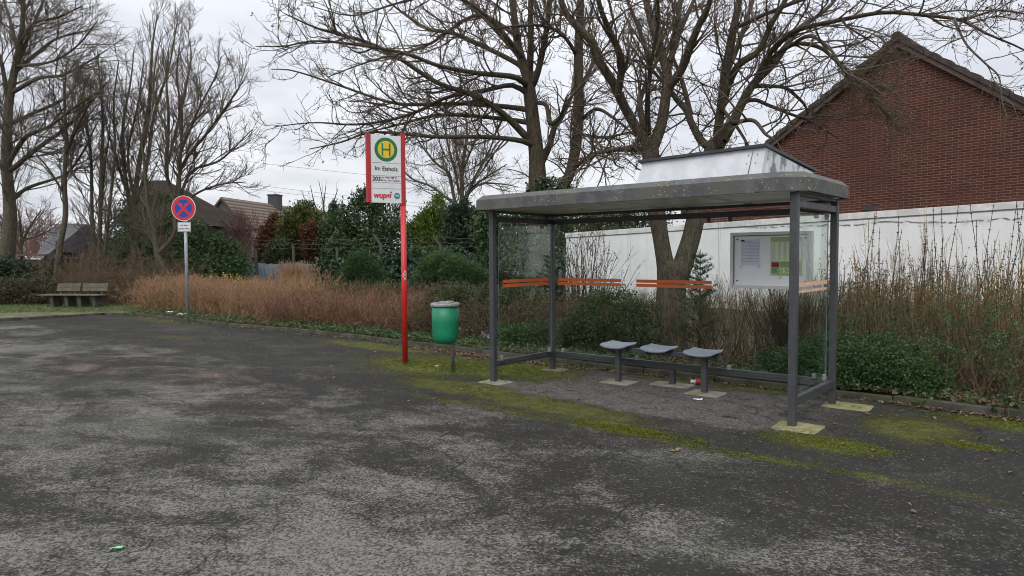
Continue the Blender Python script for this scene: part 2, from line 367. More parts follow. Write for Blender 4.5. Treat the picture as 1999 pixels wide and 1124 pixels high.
def npmesh(name, V, F, mats, parent=None, local=False, loc=None, smooth=False, mi=None):
    """V (n,3), F (m,k) as one mesh; V in world space unless local."""
    V = np.asarray(V, float)
    if not local: V = to_local(V, parent, loc)
    F = np.asarray(F, np.int32); me = bpy.data.meshes.new(name)
    me.vertices.add(len(V)); me.vertices.foreach_set('co', V.astype(np.float32).ravel())
    kk = F.shape[1]; me.loops.add(F.size); me.loops.foreach_set('vertex_index', F.ravel())
    me.polygons.add(len(F)); me.polygons.foreach_set('loop_start', np.arange(0, F.size, kk, dtype=np.int32))
    if mi is not None: me.polygons.foreach_set('material_index', np.asarray(mi, np.int32))
    me.update(calc_edges=True)
    return finish(name, me, mats, parent, smooth, loc)
class MB:
    def __init__(s): s.v = []; s.f = []; s.mi = []
    def add(s, V, F, mi=0):
        n = len(s.v); s.v += [tuple(float(c) for c in p) for p in V]; s.f += [tuple(i + n for i in f) for f in F]; s.mi += [mi] * len(F); return s
    def box(s, x0, x1, y0, y1, z0, z1, mi=0):
        V = [(x0, y0, z0), (x1, y0, z0), (x1, y1, z0), (x0, y1, z0), (x0, y0, z1), (x1, y0, z1), (x1, y1, z1), (x0, y1, z1)]
        return s.add(V, [(0, 3, 2, 1), (4, 5, 6, 7), (0, 1, 5, 4), (1, 2, 6, 5), (2, 3, 7, 6), (3, 0, 4, 7)], mi)
    def hexa(s, V, mi=0):
        return s.add(V, [(0, 3, 2, 1), (4, 5, 6, 7), (0, 1, 5, 4), (1, 2, 6, 5), (2, 3, 7, 6), (3, 0, 4, 7)], mi)
    def prism(s, poly, off, mi=0):
        """poly: list of 3-D points, extruded by vector off"""
        n = len(poly); off = np.asarray(off, float); V = [np.asarray(p, float) for p in poly] + [np.asarray(p, float) + off for p in poly]
        return s.add(V, [tuple(range(n))[::-1], tuple(range(n, 2 * n))] + [(i, (i + 1) % n, n + (i + 1) % n, n + i) for i in range(n)], mi)
    def tube(s, pts, r, k=10, cap=True, mi=0):
        pts = [np.asarray(p, float) for p in pts]; r = [r] * len(pts) if np.isscalar(r) else r
        V = []; n = len(pts)
        for i, p in enumerate(pts):
            t = pts[min(i + 1, n - 1)] - pts[max(i - 1, 0)]; t /= np.linalg.norm(t)
            ref = np.array([0, 0, 1.0]) if abs(t[2]) < .9 else np.array([1.0, 0, 0])
            u = np.cross(t, ref); u /= np.linalg.norm(u); w = np.cross(t, u)
            V += [p + r[i] * (math.cos(2 * math.pi * j / k) * u + math.sin(2 * math.pi * j / k) * w) for j in range(k)]
        F = [(i * k + j, i * k + (j + 1) % k, (i + 1) * k + (j + 1) % k, (i + 1) * k + j) for i in range(n - 1) for j in range(k)]
        if cap: F += [tuple(range(k))[::-1], tuple((n - 1) * k + j for j in range(k))]
        return s.add(V, F, mi)
    def lathe(s, prof, c=(0, 0, 0), k=32, mi=0):
        V = [(c[0] + r * math.cos(2 * math.pi * j / k), c[1] + r * math.sin(2 * math.pi * j / k), c[2] + z) for r, z in prof for j in range(k)]
        F = [(i * k + j, i * k + (j + 1) % k, (i + 1) * k + (j + 1) % k, (i + 1) * k + j) for i in range(len(prof) - 1) for j in range(k)]
        return s.add(V, F, mi)
    def build(s, name, mats, parent=None, loc=None, world=False, bevel=0.0, smooth=False):
        V = np.array(s.v)
        if world: V = to_local(V, parent, loc)
        me = bpy.data.meshes.new(name); me.from_pydata([tuple(p) for p in V], [], s.f)
        me.polygons.foreach_set('material_index', np.array(s.mi, np.int32)); me.update()
        o = finish(name, me, mats, parent, smooth, loc)
        if bevel:
            b = o.modifiers.new('bevel', 'BEVEL'); b.width = bevel; b.segments = 2; b.limit_method = 'ANGLE'; b.angle_limit = .6
        return o
def text(body, size, parent, M4, mat, name='lettering', ext=.0006, align='LEFT', shear=0.0, bold=0.0):
    c = bpy.data.curves.new(name, 'FONT'); c.body = body; c.size = size; c.extrude = ext; c.align_x = align; c.align_y = 'CENTER'; c.shear = shear; c.offset = bold
    tmp = link(bpy.data.objects.new('tmp', c)); dg = bpy.context.evaluated_depsgraph_get(); me = bpy.data.meshes.new_from_object(tmp.evaluated_get(dg)); bpy.data.objects.remove(tmp)
    me.name = name; me.materials.clear(); me.materials.append(MT[mat]); o = link(bpy.data.objects.new(name, me)); o.parent = parent; o.matrix_local = M4; return o
# ------------------------------------------------------------------ plants: vectorised branching
def nrm(v): return v / np.maximum(np.linalg.norm(v, axis=-1, keepdims=True), 1e-9)
def poly(start, d, L, n, gn, up, rng, bias=None):
    step = (L / (n - 1))[:, None]; d = nrm(d); P = [start]
    for i in range(n - 1):
        d = nrm(d + gn * rng.normal(size=d.shape) + np.array([0, 0, up]) + (0 if bias is None else bias))
        P.append(P[-1] + d * step)
    return np.stack(P, 1)
def lens(P): return np.linalg.norm(np.diff(P, axis=1), axis=2).sum(1)
def kids(P, R, dens, t0, t1, ang, asd, rng, minz=None, cap=None):
    """sprout points along every branch -> start, dir, radius at the sprout, t, parent index"""
    L = lens(P); cnt = rng.poisson(np.maximum(dens * L * (t1 - t0), .0))
    if cap is not None: cnt = np.minimum(cnt, cap)
    idx = np.repeat(np.arange(len(P)), cnt); t = rng.uniform(t0, t1, len(idx)); n = P.shape[1]
    x = t * (n - 1); i = np.minimum(x.astype(int), n - 2); f = (x - i)[:, None]
    a, b = P[idx, i], P[idx, i + 1]; s = a * (1 - f) + b * f; T = nrm(b - a)
    r = R[idx, i] * (1 - f[:, 0]) + R[idx, i + 1] * f[:, 0]
    q = rng.normal(size=T.shape); q = nrm(q - (q * T).sum(1, keepdims=True) * T)
    an = np.clip(rng.normal(ang, asd, len(idx)), .15, 1.5)[:, None]
    d = np.cos(an) * T + np.sin(an) * q
    if minz is not None:
        ok = s[:, 2] > minz; s, d, r, t, idx = s[ok], d[ok], r[ok], t[ok], idx[ok]
    return s, d, r, t, idx
def tubes(P, R, k):
    Mn, n, _ = P.shape
    T = np.empty_like(P); T[:, 1:-1] = P[:, 2:] - P[:, :-2]; T[:, 0] = P[:, 1] - P[:, 0]; T[:, -1] = P[:, -1] - P[:, -2]; T = nrm(T)
    ov = nrm(P[:, -1] - P[:, 0]); ax = np.abs(ov).argmin(1); ref = np.eye(3)[ax][:, None, :]
    U = nrm(np.cross(T, np.broadcast_to(ref, T.shape))); Wv = np.cross(T, U)
    an = np.arange(k) * 2 * np.pi / k
    V = P[:, :, None] + R[:, :, None, None] * (np.cos(an)[None, None, :, None] * U[:, :, None] + np.sin(an)[None, None, :, None] * Wv[:, :, None])
    base = np.arange(Mn)[:, None, None] * (n * k) + np.arange(n - 1)[None, :, None] * k
    j = np.arange(k)[None, None]; j2 = (j + 1) % k
    F = np.stack([base + j, base + j2, base + k + j2, base + k + j], -1).reshape(-1, 4)
    return V.reshape(-1, 3), F
def join(parts):
    Vs, Fs, n = [], [], 0
    for V, F in parts: Vs.append(V); Fs.append(F + n); n += len(V)
    return np.concatenate(Vs), np.concatenate(Fs)
def taper(r0, r1, n, p=1.0): return r0[:, None] + (r1 - r0)[:, None] * (np.linspace(0, 1, n) ** p)[None]
def catmull(pts, n):
    p = np.asarray(pts, float); q = np.concatenate([[2 * p[0] - p[1]], p, [2 * p[-1] - p[-2]]])
    seg = np.linalg.norm(np.diff(p[:, :3], axis=0), axis=1); cum = np.concatenate([[0], np.cumsum(seg)]); cum /= cum[-1]
    out = []
    for u in np.linspace(0, 1, n):
        i = min(np.searchsorted(cum, u, 'right') - 1, len(p) - 2); f = (u - cum[i]) / max(cum[i + 1] - cum[i], 1e-9)
        a, b, c, d = q[i], q[i + 1], q[i + 2], q[i + 3]
        out.append(.5 * (2 * b + (c - a) * f + (2 * a - 5 * b + 4 * c - d) * f ** 2 + (3 * b - a - 3 * c + d) * f ** 3))
    return np.array(out)
def limbs(spec, Y, n=26, rs=1.0):
    """spec: (y offset at start, y offset at tip, [(px, py, radius px), ...]) -> 3-D limbs at real depth"""
    P, R = [], []
    for y0, y1, pts in spec:
        kk = len(pts); q = []
        for i, (x, y, r) in enumerate(pts):
            yy = Y + y0 + (y1 - y0) * i / (kk - 1); w = at(x, y, yy); q.append([*w, r * rs * yy / FPX])
        c = catmull(q, n); P.append(c[:, :3]); R.append(np.maximum(c[:, 3], .004))
    return np.array(P), np.array(R)
def leaves(C, D, L, Wd, rng, fold=.25):
    """one folded diamond leaf (two triangles as a quad) per centre C pointing along D"""
    n = len(C); D = nrm(D); q = rng.normal(size=(n, 3)); S = nrm(np.cross(D, q)); N = np.cross(S, D)
    L = np.broadcast_to(L, (n,))[:, None]; Wd = np.broadcast_to(Wd, (n,))[:, None]
    a = C - D * L * .5; b = C + S * Wd * .5 + N * Wd * fold; c = C + D * L * .5; d = C - S * Wd * .5 + N * Wd * fold
    V = np.stack([a, b, c, d], 1).reshape(-1, 3); F = np.arange(4 * n).reshape(n, 4); return V, F
def crown(blobs, ncl, nlf, L, Wd, cr, rng, up=.2, out=.6, rnd=.7, lo=.35, flat=1.0, floor=None, elong=0.0):
    """foliage of many leaf clusters spread through ellipsoids: blobs = (centre, radii)"""
    wt = np.array([r[0] * r[1] + r[1] * r[2] + r[0] * r[2] for c, r in blobs]); bi = rng.choice(len(blobs), ncl, p=wt / wt.sum())
    Cc = np.array([c for c, r in blobs])[bi]; Rr = np.array([r for c, r in blobs])[bi]
    u = nrm(rng.normal(size=(ncl, 3))); rad = lo + (1.06 - lo) * rng.uniform(0, 1, ncl) ** .45
    lump = 1 + .13 * np.sin(u[:, 0] * 5 + bi) * np.cos(u[:, 2] * 6 + 2 * bi)
    cc = Cc + u * Rr * (rad * lump)[:, None]
    big = rng.uniform(.6, 1.35, ncl)
    ci = np.repeat(np.arange(ncl), nlf); off = rng.normal(size=(len(ci), 3)) * (cr * big[ci])[:, None] * np.array([1, 1, flat]) * .6
    if elong: off += (u[ci] + np.array([0, 0, .3])) * rng.uniform(-1, 1, (len(ci), 1)) * elong
    Cn = cc[ci] + off
    D = out * u[ci] + rnd * rng.normal(size=off.shape) + np.array([0, 0, up])
    if floor is not None:
        ok = Cn[:, 2] > floor; Cn, D = Cn[ok], D[ok]
    s = rng.uniform(.65, 1.25, len(Cn))
    return leaves(Cn, D, L * s, Wd * s, rng)
def blob(px, py, rx, ry, Y, dr=.8):
    c = at(px, py, Y); return c, np.array([rx * Y / FPX, rx * Y / FPX * dr, ry * Y / FPX])
def stems(base, H, rng, lean=.25, r=.006, n=6, gn=.08, up=.1, side=6.0, slen=(.15, .4), sang=.5, sr=.003, k=3, bias=None):
    d = np.stack([rng.normal(0, lean, len(base)), rng.normal(0, lean, len(base)), np.ones(len(base))], 1)
    P = poly(base, d, H, n, gn, up, rng, bias); R = taper(np.full(len(P), r) * rng.uniform(.7, 1.3, len(P)), np.full(len(P), r * .35), n)
    out = [tubes(P, R, k)]
    if side:
        s, dd, rr, t, idx = kids(P, R, side, .3, 1.0, sang, .2, rng)
        Lc = rng.uniform(*slen, len(s)) * (1.15 - .6 * t)
        Q = poly(s, dd, Lc, 4, gn * 1.5, up, rng); out.append(tubes(Q, taper(np.full(len(Q), sr), np.full(len(Q), sr * .5), 4), 3))
        return join(out), P, Q
    return join(out), P, P
# ------------------------------------------------------------------ ground
Hk = .075
KERB = [(-15.55, -24), (-15.5, -8), (-15.5, -1.5), (-15.62, .9), (-15.2, 1.42), (-14.4, 1.5), (-10.97, 1.42), (-8, 1.72), (-5.06, 1.86), (-2.9, 1.74), (-1.45, 1.66), (.5, 1.66), (2.2, 1.68), (3.94, 1.72), (5.35, 1.62), (8, 1.56), (18, 1.45)]
def setting():
    R_ = 700.0
    npmesh('ground', [(-R_, -R_, -.03), (R_, -R_, -.03), (R_, R_, -.03), (-R_, R_, -.03)], [(0, 1, 2, 3)], 'ground', local=True)['kind'] = 'structure'
    fm = frame(O, A)
    pts = [(s, t, 0) for s, t in KERB]; pts += [(18, -40, 0), (-15.5, -40, 0)]
    b = MB(); b.add(pts, [tuple(range(len(pts)))[::-1]]); o = b.build('asphalt_yard', 'asphalt', loc=fm); o['kind'] = 'structure'
    # planting bed soil, gently mounded, behind the kerb
    S = np.linspace(-40, 30, 141); T = np.concatenate([np.linspace(0, 3, 13), np.linspace(3.6, 22, 32)])
    ks = np.array([k_[0] for k_ in KERB[4:]]); kt = np.array([k_[1] for k_ in KERB[4:]])
    rng = RNG(3); V = []
    for i, s in enumerate(S):
        t0 = np.interp(s, ks, kt) + .05
        for j, t in enumerate(T):
            V.append((s, t0 + t, Hk - .03 + (.0 if j == 0 else rng.uniform(-.02, .03))))
    n = len(T); F = [(i * n + j, (i + 1) * n + j, (i + 1) * n + j + 1, i * n + j + 1) for i in range(len(S) - 1) for j in range(n - 1)]
    V = np.array(V); keep = [f for f in F if not (V[f[0]][0] < -15.7)]
    o = npmesh('planting_bed', V, keep, 'soil', local=True, loc=fm, smooth=True); o['kind'] = 'structure'
    # verge and path at the far left
    V = [(-15.6, -24, .055), (-15.6, .9, .055), (-15.2, 1.5, .056), (-15.2, 14, .058), (-60, 14, .058), (-60, -24, .058)]
    b = MB(); b.add(V, [tuple(range(6))]); o = b.build('verge', 'verge', loc=fm); o['kind'] = 'structure'
    # kerb stones 1 m long with mortar gaps
    b = MB(); pl = np.array(KERB, float); seg = np.linalg.norm(np.diff(pl, axis=0), axis=1); cum = np.concatenate([[0], np.cumsum(seg)])
    def P(d): return np.array([np.interp(d, cum, pl[:, 0]), np.interp(d, cum, pl[:, 1])])
    rng = RNG(5); d = 0.0
    while d < cum[-1] - 1:
        a, c = P(d + .006), P(d + .994); t = (c - a) / np.linalg.norm(c - a); nn = np.array([-t[1], t[0]]); h = Hk + rng.uniform(-.012, .012); j = rng.uniform(-.008, .008)
        q = [a + nn * (-.0 + j), c + nn * j, c + nn * (.085 + j), a + nn * (.085 + j)]
        qt = [a + nn * (.012 + j), c + nn * (.012 + j), c + nn * (.083 + j), a + nn * (.083 + j)]
        b.hexa([(x[0], x[1], -.05) for x in q] + [(x[0], x[1], h) for x in qt])
        d += 1.0
    o = b.build('kerb', 'kerb', loc=fm, bevel=.012); o['kind'] = 'structure'
setting()
# ------------------------------------------------------------------ world and light
def world():
    w = bpy.data.worlds.new('World'); SC.world = w; w.use_nodes = True; nt = w.node_tree; n = nt.nodes; l = nt.links
    bg = n['Background']
    el, az = math.radians(48), math.radians(200)
    sky = n.new('ShaderNodeTexSky'); sky.sky_type = 'NISHITA'; sky.sun_disc = False; sky.sun_elevation = el; sky.sun_rotation = az; sky.dust_density = 2.5
    k = object.__new__(Mat); k.t, k.n, k.l = nt, n, l
    co = n.new('ShaderNodeTexCoord').outputs['Generated']
    sp = k.new('SeparateXYZ', None, Vector=co); z = k.math('MAXIMUM', sp.outputs[2], 0.0)
    # project on a cloud deck so that the clouds flatten towards the horizon
    den = k.math('ADD', z, .16)
    cv = k.new('CombineXYZ', None, X=k.math('DIVIDE', sp.outputs[0], den), Y=k.math('DIVIDE', sp.outputs[1], den), Z=0.0).outputs[0]
    n1 = k.noise(.75, 6, .55, cv, .35); n2 = k.noise(2.3, 5, .6, cv, .2)
    cl = k.math('ADD', k.math('MULTIPLY', n1, .72), k.math('MULTIPLY', n2, .28))
    c = k.mix(k.ramp(cl, .36, .64), (5.5, 5.7, 6.25), (7.7, 7.85, 8.2))
    lift = k.math('ADD', .98, k.math('MULTIPLY', k.math('POWER', z, 1.5), 1.25))
    vm = k.new('VectorMath', {'operation': 'SCALE'}, i0=c, Scale=lift).outputs[0]
    mixc = k.mix(.93, sky.outputs[0], vm)
    l.new(mixc, bg.inputs[0]); bg.inputs[1].default_value = .1
    sd = bpy.data.lights.new('sun', 'SUN'); sd.energy = 1.0; sd.angle = math.radians(40); sd.color = (1, .97, .93)
    so = link(bpy.data.objects.new('sun', sd))
    d = Vector((math.sin(az) * math.cos(el), math.cos(az) * math.cos(el), math.sin(el)))
    so.rotation_euler = d.to_track_quat('Z', 'Y').to_euler(); so.location = (0, -5, 30)
    SC.view_settings.view_transform = 'Standard'; SC.view_settings.look = 'None'; SC.view_settings.exposure = .32; SC.view_settings.gamma = 1
    SC.cycles.max_bounces = 8; SC.cycles.pixel_filter_type = 'BLACKMAN_HARRIS'; SC.cycles.filter_width = 1.0; SC.cycles.transparent_max_bounces = 24; SC.cycles.use_denoising = True; SC.cycles.denoiser = 'OPENIMAGEDENOISE'; SC.cycles.denoising_prefilter = 'ACCURATE'
world()
# ------------------------------------------------------------------ bus shelter (local axes: x = s, y = t, z up)
FS = frame(O, A)
LS, WS = 3.72, 1.244
def pad_mesh(cx, cy, w, d, seed, mat, parent, rot=0.0):
    rng = RNG(seed); n = 32; pts = []
    for i in range(n):
        an = 2 * math.pi * i / n; ca, sa = math.cos(an), math.sin(an)
        e = 1 / max(abs(ca), abs(sa)); e = min(e, 1.36)
        x, y = ca * e * w / 2 * rng.uniform(.97, 1.02), sa * e * d / 2 * rng.uniform(.97, 1.02)
        pts.append((cx + x * math.cos(rot) - y * math.sin(rot), cy + x * math.sin(rot) + y * math.cos(rot), -.03))
    return MB().prism(pts, (0, 0, .036)).build('concrete_pad', mat, parent, bevel=.005)
def bus_shelter():
    t = thing('bus_shelter', None, 'dark grey steel and glass bus shelter with lichened flat roof and white skylight', 'bus shelter', mat=FS)
    h = .035
    for i, (s, y, zt) in enumerate(((0, 0, 2.17), (0, WS, 2.15), (LS, 0, 2.17), (LS, WS, 2.15))):
        MB().box(s - h, s + h, y - h, y + h, .0, zt).build('post', 'steel', t, bevel=.006)
        pad_mesh(s + (.06, .05, .06, .16)[i], y - .02, (.38, .32, .40, .46)[i], (.32, .27, .39, .36)[i], 20 + i, 'pad' if i < 2 else 'pad_moss', t, .04)
    # top beams and lower rails between the posts
    for z0, z1, nm in ((2.03, 2.095, 'top_beam'), (.185, .265, 'bottom_rail')):
        MB().box(h, LS - h, WS - .028, WS + .028, z0, z1).build(nm, 'steel', t, bevel=.004)
        for s in (0, LS): MB().box(s - .028, s + .028, h, WS - h, z0, z1).build(nm, 'steel', t, bevel=.004)
    # short support under the rear rail
    MB().box(1.82, 1.89, WS - .03, WS + .03, 0, .184).build('rail_support', 'steel', t, bevel=.004)
    pad_mesh(1.87, WS - .04, .5, .3, 31, 'pad', t, .05)
    # roof: chamfered plan, folded edge
    s0, s1, t0, t1 = -.2, 3.85, -.16, 1.44; ch = (.14, .17)
    def ring(d, z):
        a0, a1, b0, b1 = s0 + d, s1 - d, t0 + d, t1 - d; c = ch[1] - d * .45
        return [(a0 + c * .5, b0, z), (a1 - c * 1.2, b0, z), (a1, b0 + c * .9, z), (a1, b1 - c * 1.2, z), (a1 - c, b1, z), (a0 + c, b1, z), (a0, b1 - c, z), (a0, b0 + c * .5, z)]
    prof = [(.045, 2.172), (.0, 2.168), (-.004, 2.172), (-.004, 2.296), (.06, 2.352)]
    V = [p for d, z in prof for p in ring(d, z)]; F = [(i * 8 + j, i * 8 + (j + 1) % 8, i * 8 + 8 + (j + 1) % 8, i * 8 + 8 + j) for i in range(len(prof) - 1) for j in range(8)]
    MB().add(V, F).build('roof_edge', 'roofedge', t)
    V = ring(.06, 2.352) + ring(.35, 2.362); F = [(j, (j + 1) % 8, 8 + (j + 1) % 8, 8 + j) for j in range(8)] + [tuple(range(8, 16))]
    MB().add(V, F).build('roof_sheet', 'roof_top', t)
    b = MB(); b.prism([(x, y, 2.178) for x, y, z in ring(.05, 0)], (0, 0, .03))
    for s in (.92, 1.86, 2.80): b.box(s - .012, s + .012, .0, 1.34, 2.168, 2.1775)
    b.build('ceiling', 'ceiling', t)
    # dark gutter profile round the underside
    b = MB()
    b.box(-.03, LS + .03, WS - .025, WS + .025, 2.135, 2.168)
    b.box(-.025, .025, .036, WS - .025, 2.14, 2.168); b.box(LS - .025, LS + .025, .036, WS - .025, 2.14, 2.168)
    b.build('roof_frame', 'steel', t)
    # skylight: tall front, falling to the back
    q = [(2.05, .02, 2.36), (3.40, .02, 2.36), (3.50, 1.2, 2.36), (2.0, 1.2, 2.36), (2.10, .07, 2.585), (3.42, .07, 2.615), (3.50, 1.22, 2.47), (2.06, 1.22, 2.46)]
    MB().hexa(q).build('skylight', 'skylight', t, bevel=.004)
    sk = [o for o in t.children if o.name.startswith('skylight')][0]
    MB().hexa([(3.405, .10, 2.365), (3.425, .10, 2.365), (3.515, 1.18, 2.365), (3.495, 1.18, 2.365), (3.424, .13, 2.585), (3.440, .13, 2.585), (3.517, 1.18, 2.463), (3.50, 1.18, 2.463)]).build('end_panel', 'skyend', sk)
    MB().hexa([(2.06, .03, 2.588), (3.44, .03, 2.618), (3.54, 1.26, 2.475), (2.02, 1.26, 2.464), (2.06, .03, 2.612), (3.44, .03, 2.645), (3.54, 1.26, 2.5), (2.02, 1.26, 2.488)]).build('cap', 'cap', sk)
    b = MB(); b.hexa([(3.27, .012, 2.37), (3.274, .012, 2.37), (3.274, .02, 2.37), (3.27, .02, 2.37), (3.30, .066, 2.60), (3.304, .066, 2.60), (3.304, .072, 2.60), (3.30, .072, 2.60)])
    b.build('panel_joint', 'cap', sk)
    for x, z in ((3.245, 2.47), (3.26, 2.55), (3.335, 2.47), (3.35, 2.55)):
        MB().box(x - .003, x + .003, .02 + (z - 2.36) * .2 - .012, .02 + (z - 2.36) * .2 - .001, z - .003, z + .003).build('rivet', 'cap', sk)
    # glass panes
    def pane(x0, x1, y0, y1, z0, z1, mat):
        b = MB(); b.box(x0, x1, y0, y1, z0, z1)
        thin = 0 if (x1 - x0) < (y1 - y0) else 1
        for i, f in enumerate(b.f):
            n = np.cross(np.array(b.v[f[1]]) - b.v[f[0]], np.array(b.v[f[2]]) - b.v[f[1]]); b.mi[i] = 0 if abs(n).argmax() == thin else 1
        return b.build('glass_pane', [MT[mat], MT['glass_edge']], t)
    zg0, zg1 = .225, 2.0
    yb = WS - .045
    panes = [pane(.05, 1.245, yb, yb + .008, zg0, zg1, 'glass'), pane(1.275, 2.455, yb, yb + .008, zg0, zg1, 'glass'), pane(2.475, LS - .05, yb, yb + .008, zg0, zg1, 'glass')]
    pl = pane(.04, .048, .06, WS - .08, zg0, zg1, 'glass'); pr = pane(LS - .048, LS - .04, .06, WS - .08, zg0, zg1, 'glass_side')
    for p, (x0, x1) in ((panes[0], (.14, 1.15)), (panes[1], (1.37, 2.38))):
        for z0, z1 in ((1.249, 1.289), (1.195, 1.235)):
            MB().box(x0, x1, yb - .0025, yb - .0005, z0, z1).build('orange_stripe', 'orange', p)
    for z0, z1 in ((1.252, 1.292), (1.195, 1.237)): MB().box(.0485, .0505, .14, 1.09, z0, z1).build('orange_stripe', 'orange', pl)
    for z0, z1 in ((1.285, 1.325), (1.225, 1.252)): MB().box(LS - .0395, LS - .0375, .10, 1.14, z0, z1).build('orange_stripe', 'peach', pr)
    # clamps
    for s in (.22, 1.14, 1.38, 2.34, 2.60, 3.55):
        MB().box(s - .022, s + .022, yb - .016, WS - .03, .262, .315).build('glass_clamp', 'clamp', t, bevel=.003)
        MB().box(s - .022, s + .022, yb - .016, WS - .03, 1.975, 2.028).build('glass_clamp', 'steel', t, bevel=.003)
    for s, e in ((.03, 1), (LS - .062, -1)):
        for y in (.10, WS - .12):
            for z in ((.262, .33), (1.955, 2.028)):
                b = MB(); b.box(s, s + .032, y - .02, y + .02, *z); zc = sum(z) / 2
                b.tube([(s - .006, y, zc), (s + .04, y, zc)], .009, 8); b.build('glass_clamp', 'clamp', t, bevel=.002)
    return t
SHELTER = bus_shelter()
def seat_row():
    t = thing('bench_row', None, 'row of three grey plastic seats on a dark steel rail inside the bus shelter', 'seat row', mat=frame(W(1.9, .98), A))
    o = 1.9; to = .98
    for s in (1.24, 2.40):
        p = MB().box(s - o - .032, s - o + .032, -.032, .032, 0, .392).build('leg', 'steel', t, bevel=.005)
        pad_mesh(s - o + .03, -.03, .40, .34, int(s * 100), 'pad', t, .03)
    MB().box(1.06 - o, 2.62 - o, -.03, .03, .392, .445).build('rail', 'steel', t, bevel=.004)
    b0 = None
    for s in (1.25, 1.82, 2.385):
        nx, ny = 15, 11; V = []
        for zz in (0, 1):
            for j in range(ny):
                for i in range(nx):
                    u, v = -1 + 2 * i / (nx - 1), -1 + 2 * j / (ny - 1)
                    cx = .205 * u * (1 - .10 * v * v * abs(u) ** 2); cy = .165 * v * (1 - .10 * u ** 4)
                    z = .468 + .022 * u * u * (1 - .2 * v) - .018 * max(0, -v) ** 2 + .022 * max(0, v) ** 3 - (.020 if zz == 0 else 0)
                    if zz == 0: cx *= .95; cy *= .95
                    V.append((s - o + cx, cy - .02, z))
        F = []; N = nx * ny
        for j in range(ny - 1):
            for i in range(nx - 1):
                a = j * nx + i; F.append((N + a, N + a + 1, N + a + nx + 1, N + a + nx)); F.append((a, a + nx, a + nx + 1, a + 1))
        bd = [i for i in range(nx)] + [j * nx + nx - 1 for j in range(1, ny)] + [(ny - 1) * nx + i for i in range(nx - 2, -1, -1)] + [j * nx for j in range(ny - 2, 0, -1)]
        F += [(bd[i], bd[(i + 1) % len(bd)], N + bd[(i + 1) % len(bd)], N + bd[i]) for i in range(len(bd))]
        st_ = MB().add(V, F).build('seat', 'seat', t, smooth=True)
        m = st_.modifiers.new('bevel', 'BEVEL'); m.width = .006; m.segments = 2; m.limit_method = 'ANGLE'; m.angle_limit = .9
        b = MB(); b.box(s - o - .15, s - o + .15, -.10, -.07, .425, .449); b.box(s - o - .15, s - o + .15, .06, .09, .425, .449)
        for x in (-.135, .135): b.box(s - o + x - .012, s - o + x + .012, -.10, .09, .40, .4245)
        for x in (-.135, .135): b.tube([(s - o + x, -.085, .33), (s - o + x, -.085, .42)], .004, 6)
        b.build('bracket', 'steel', st_)
    return t
seat_row()
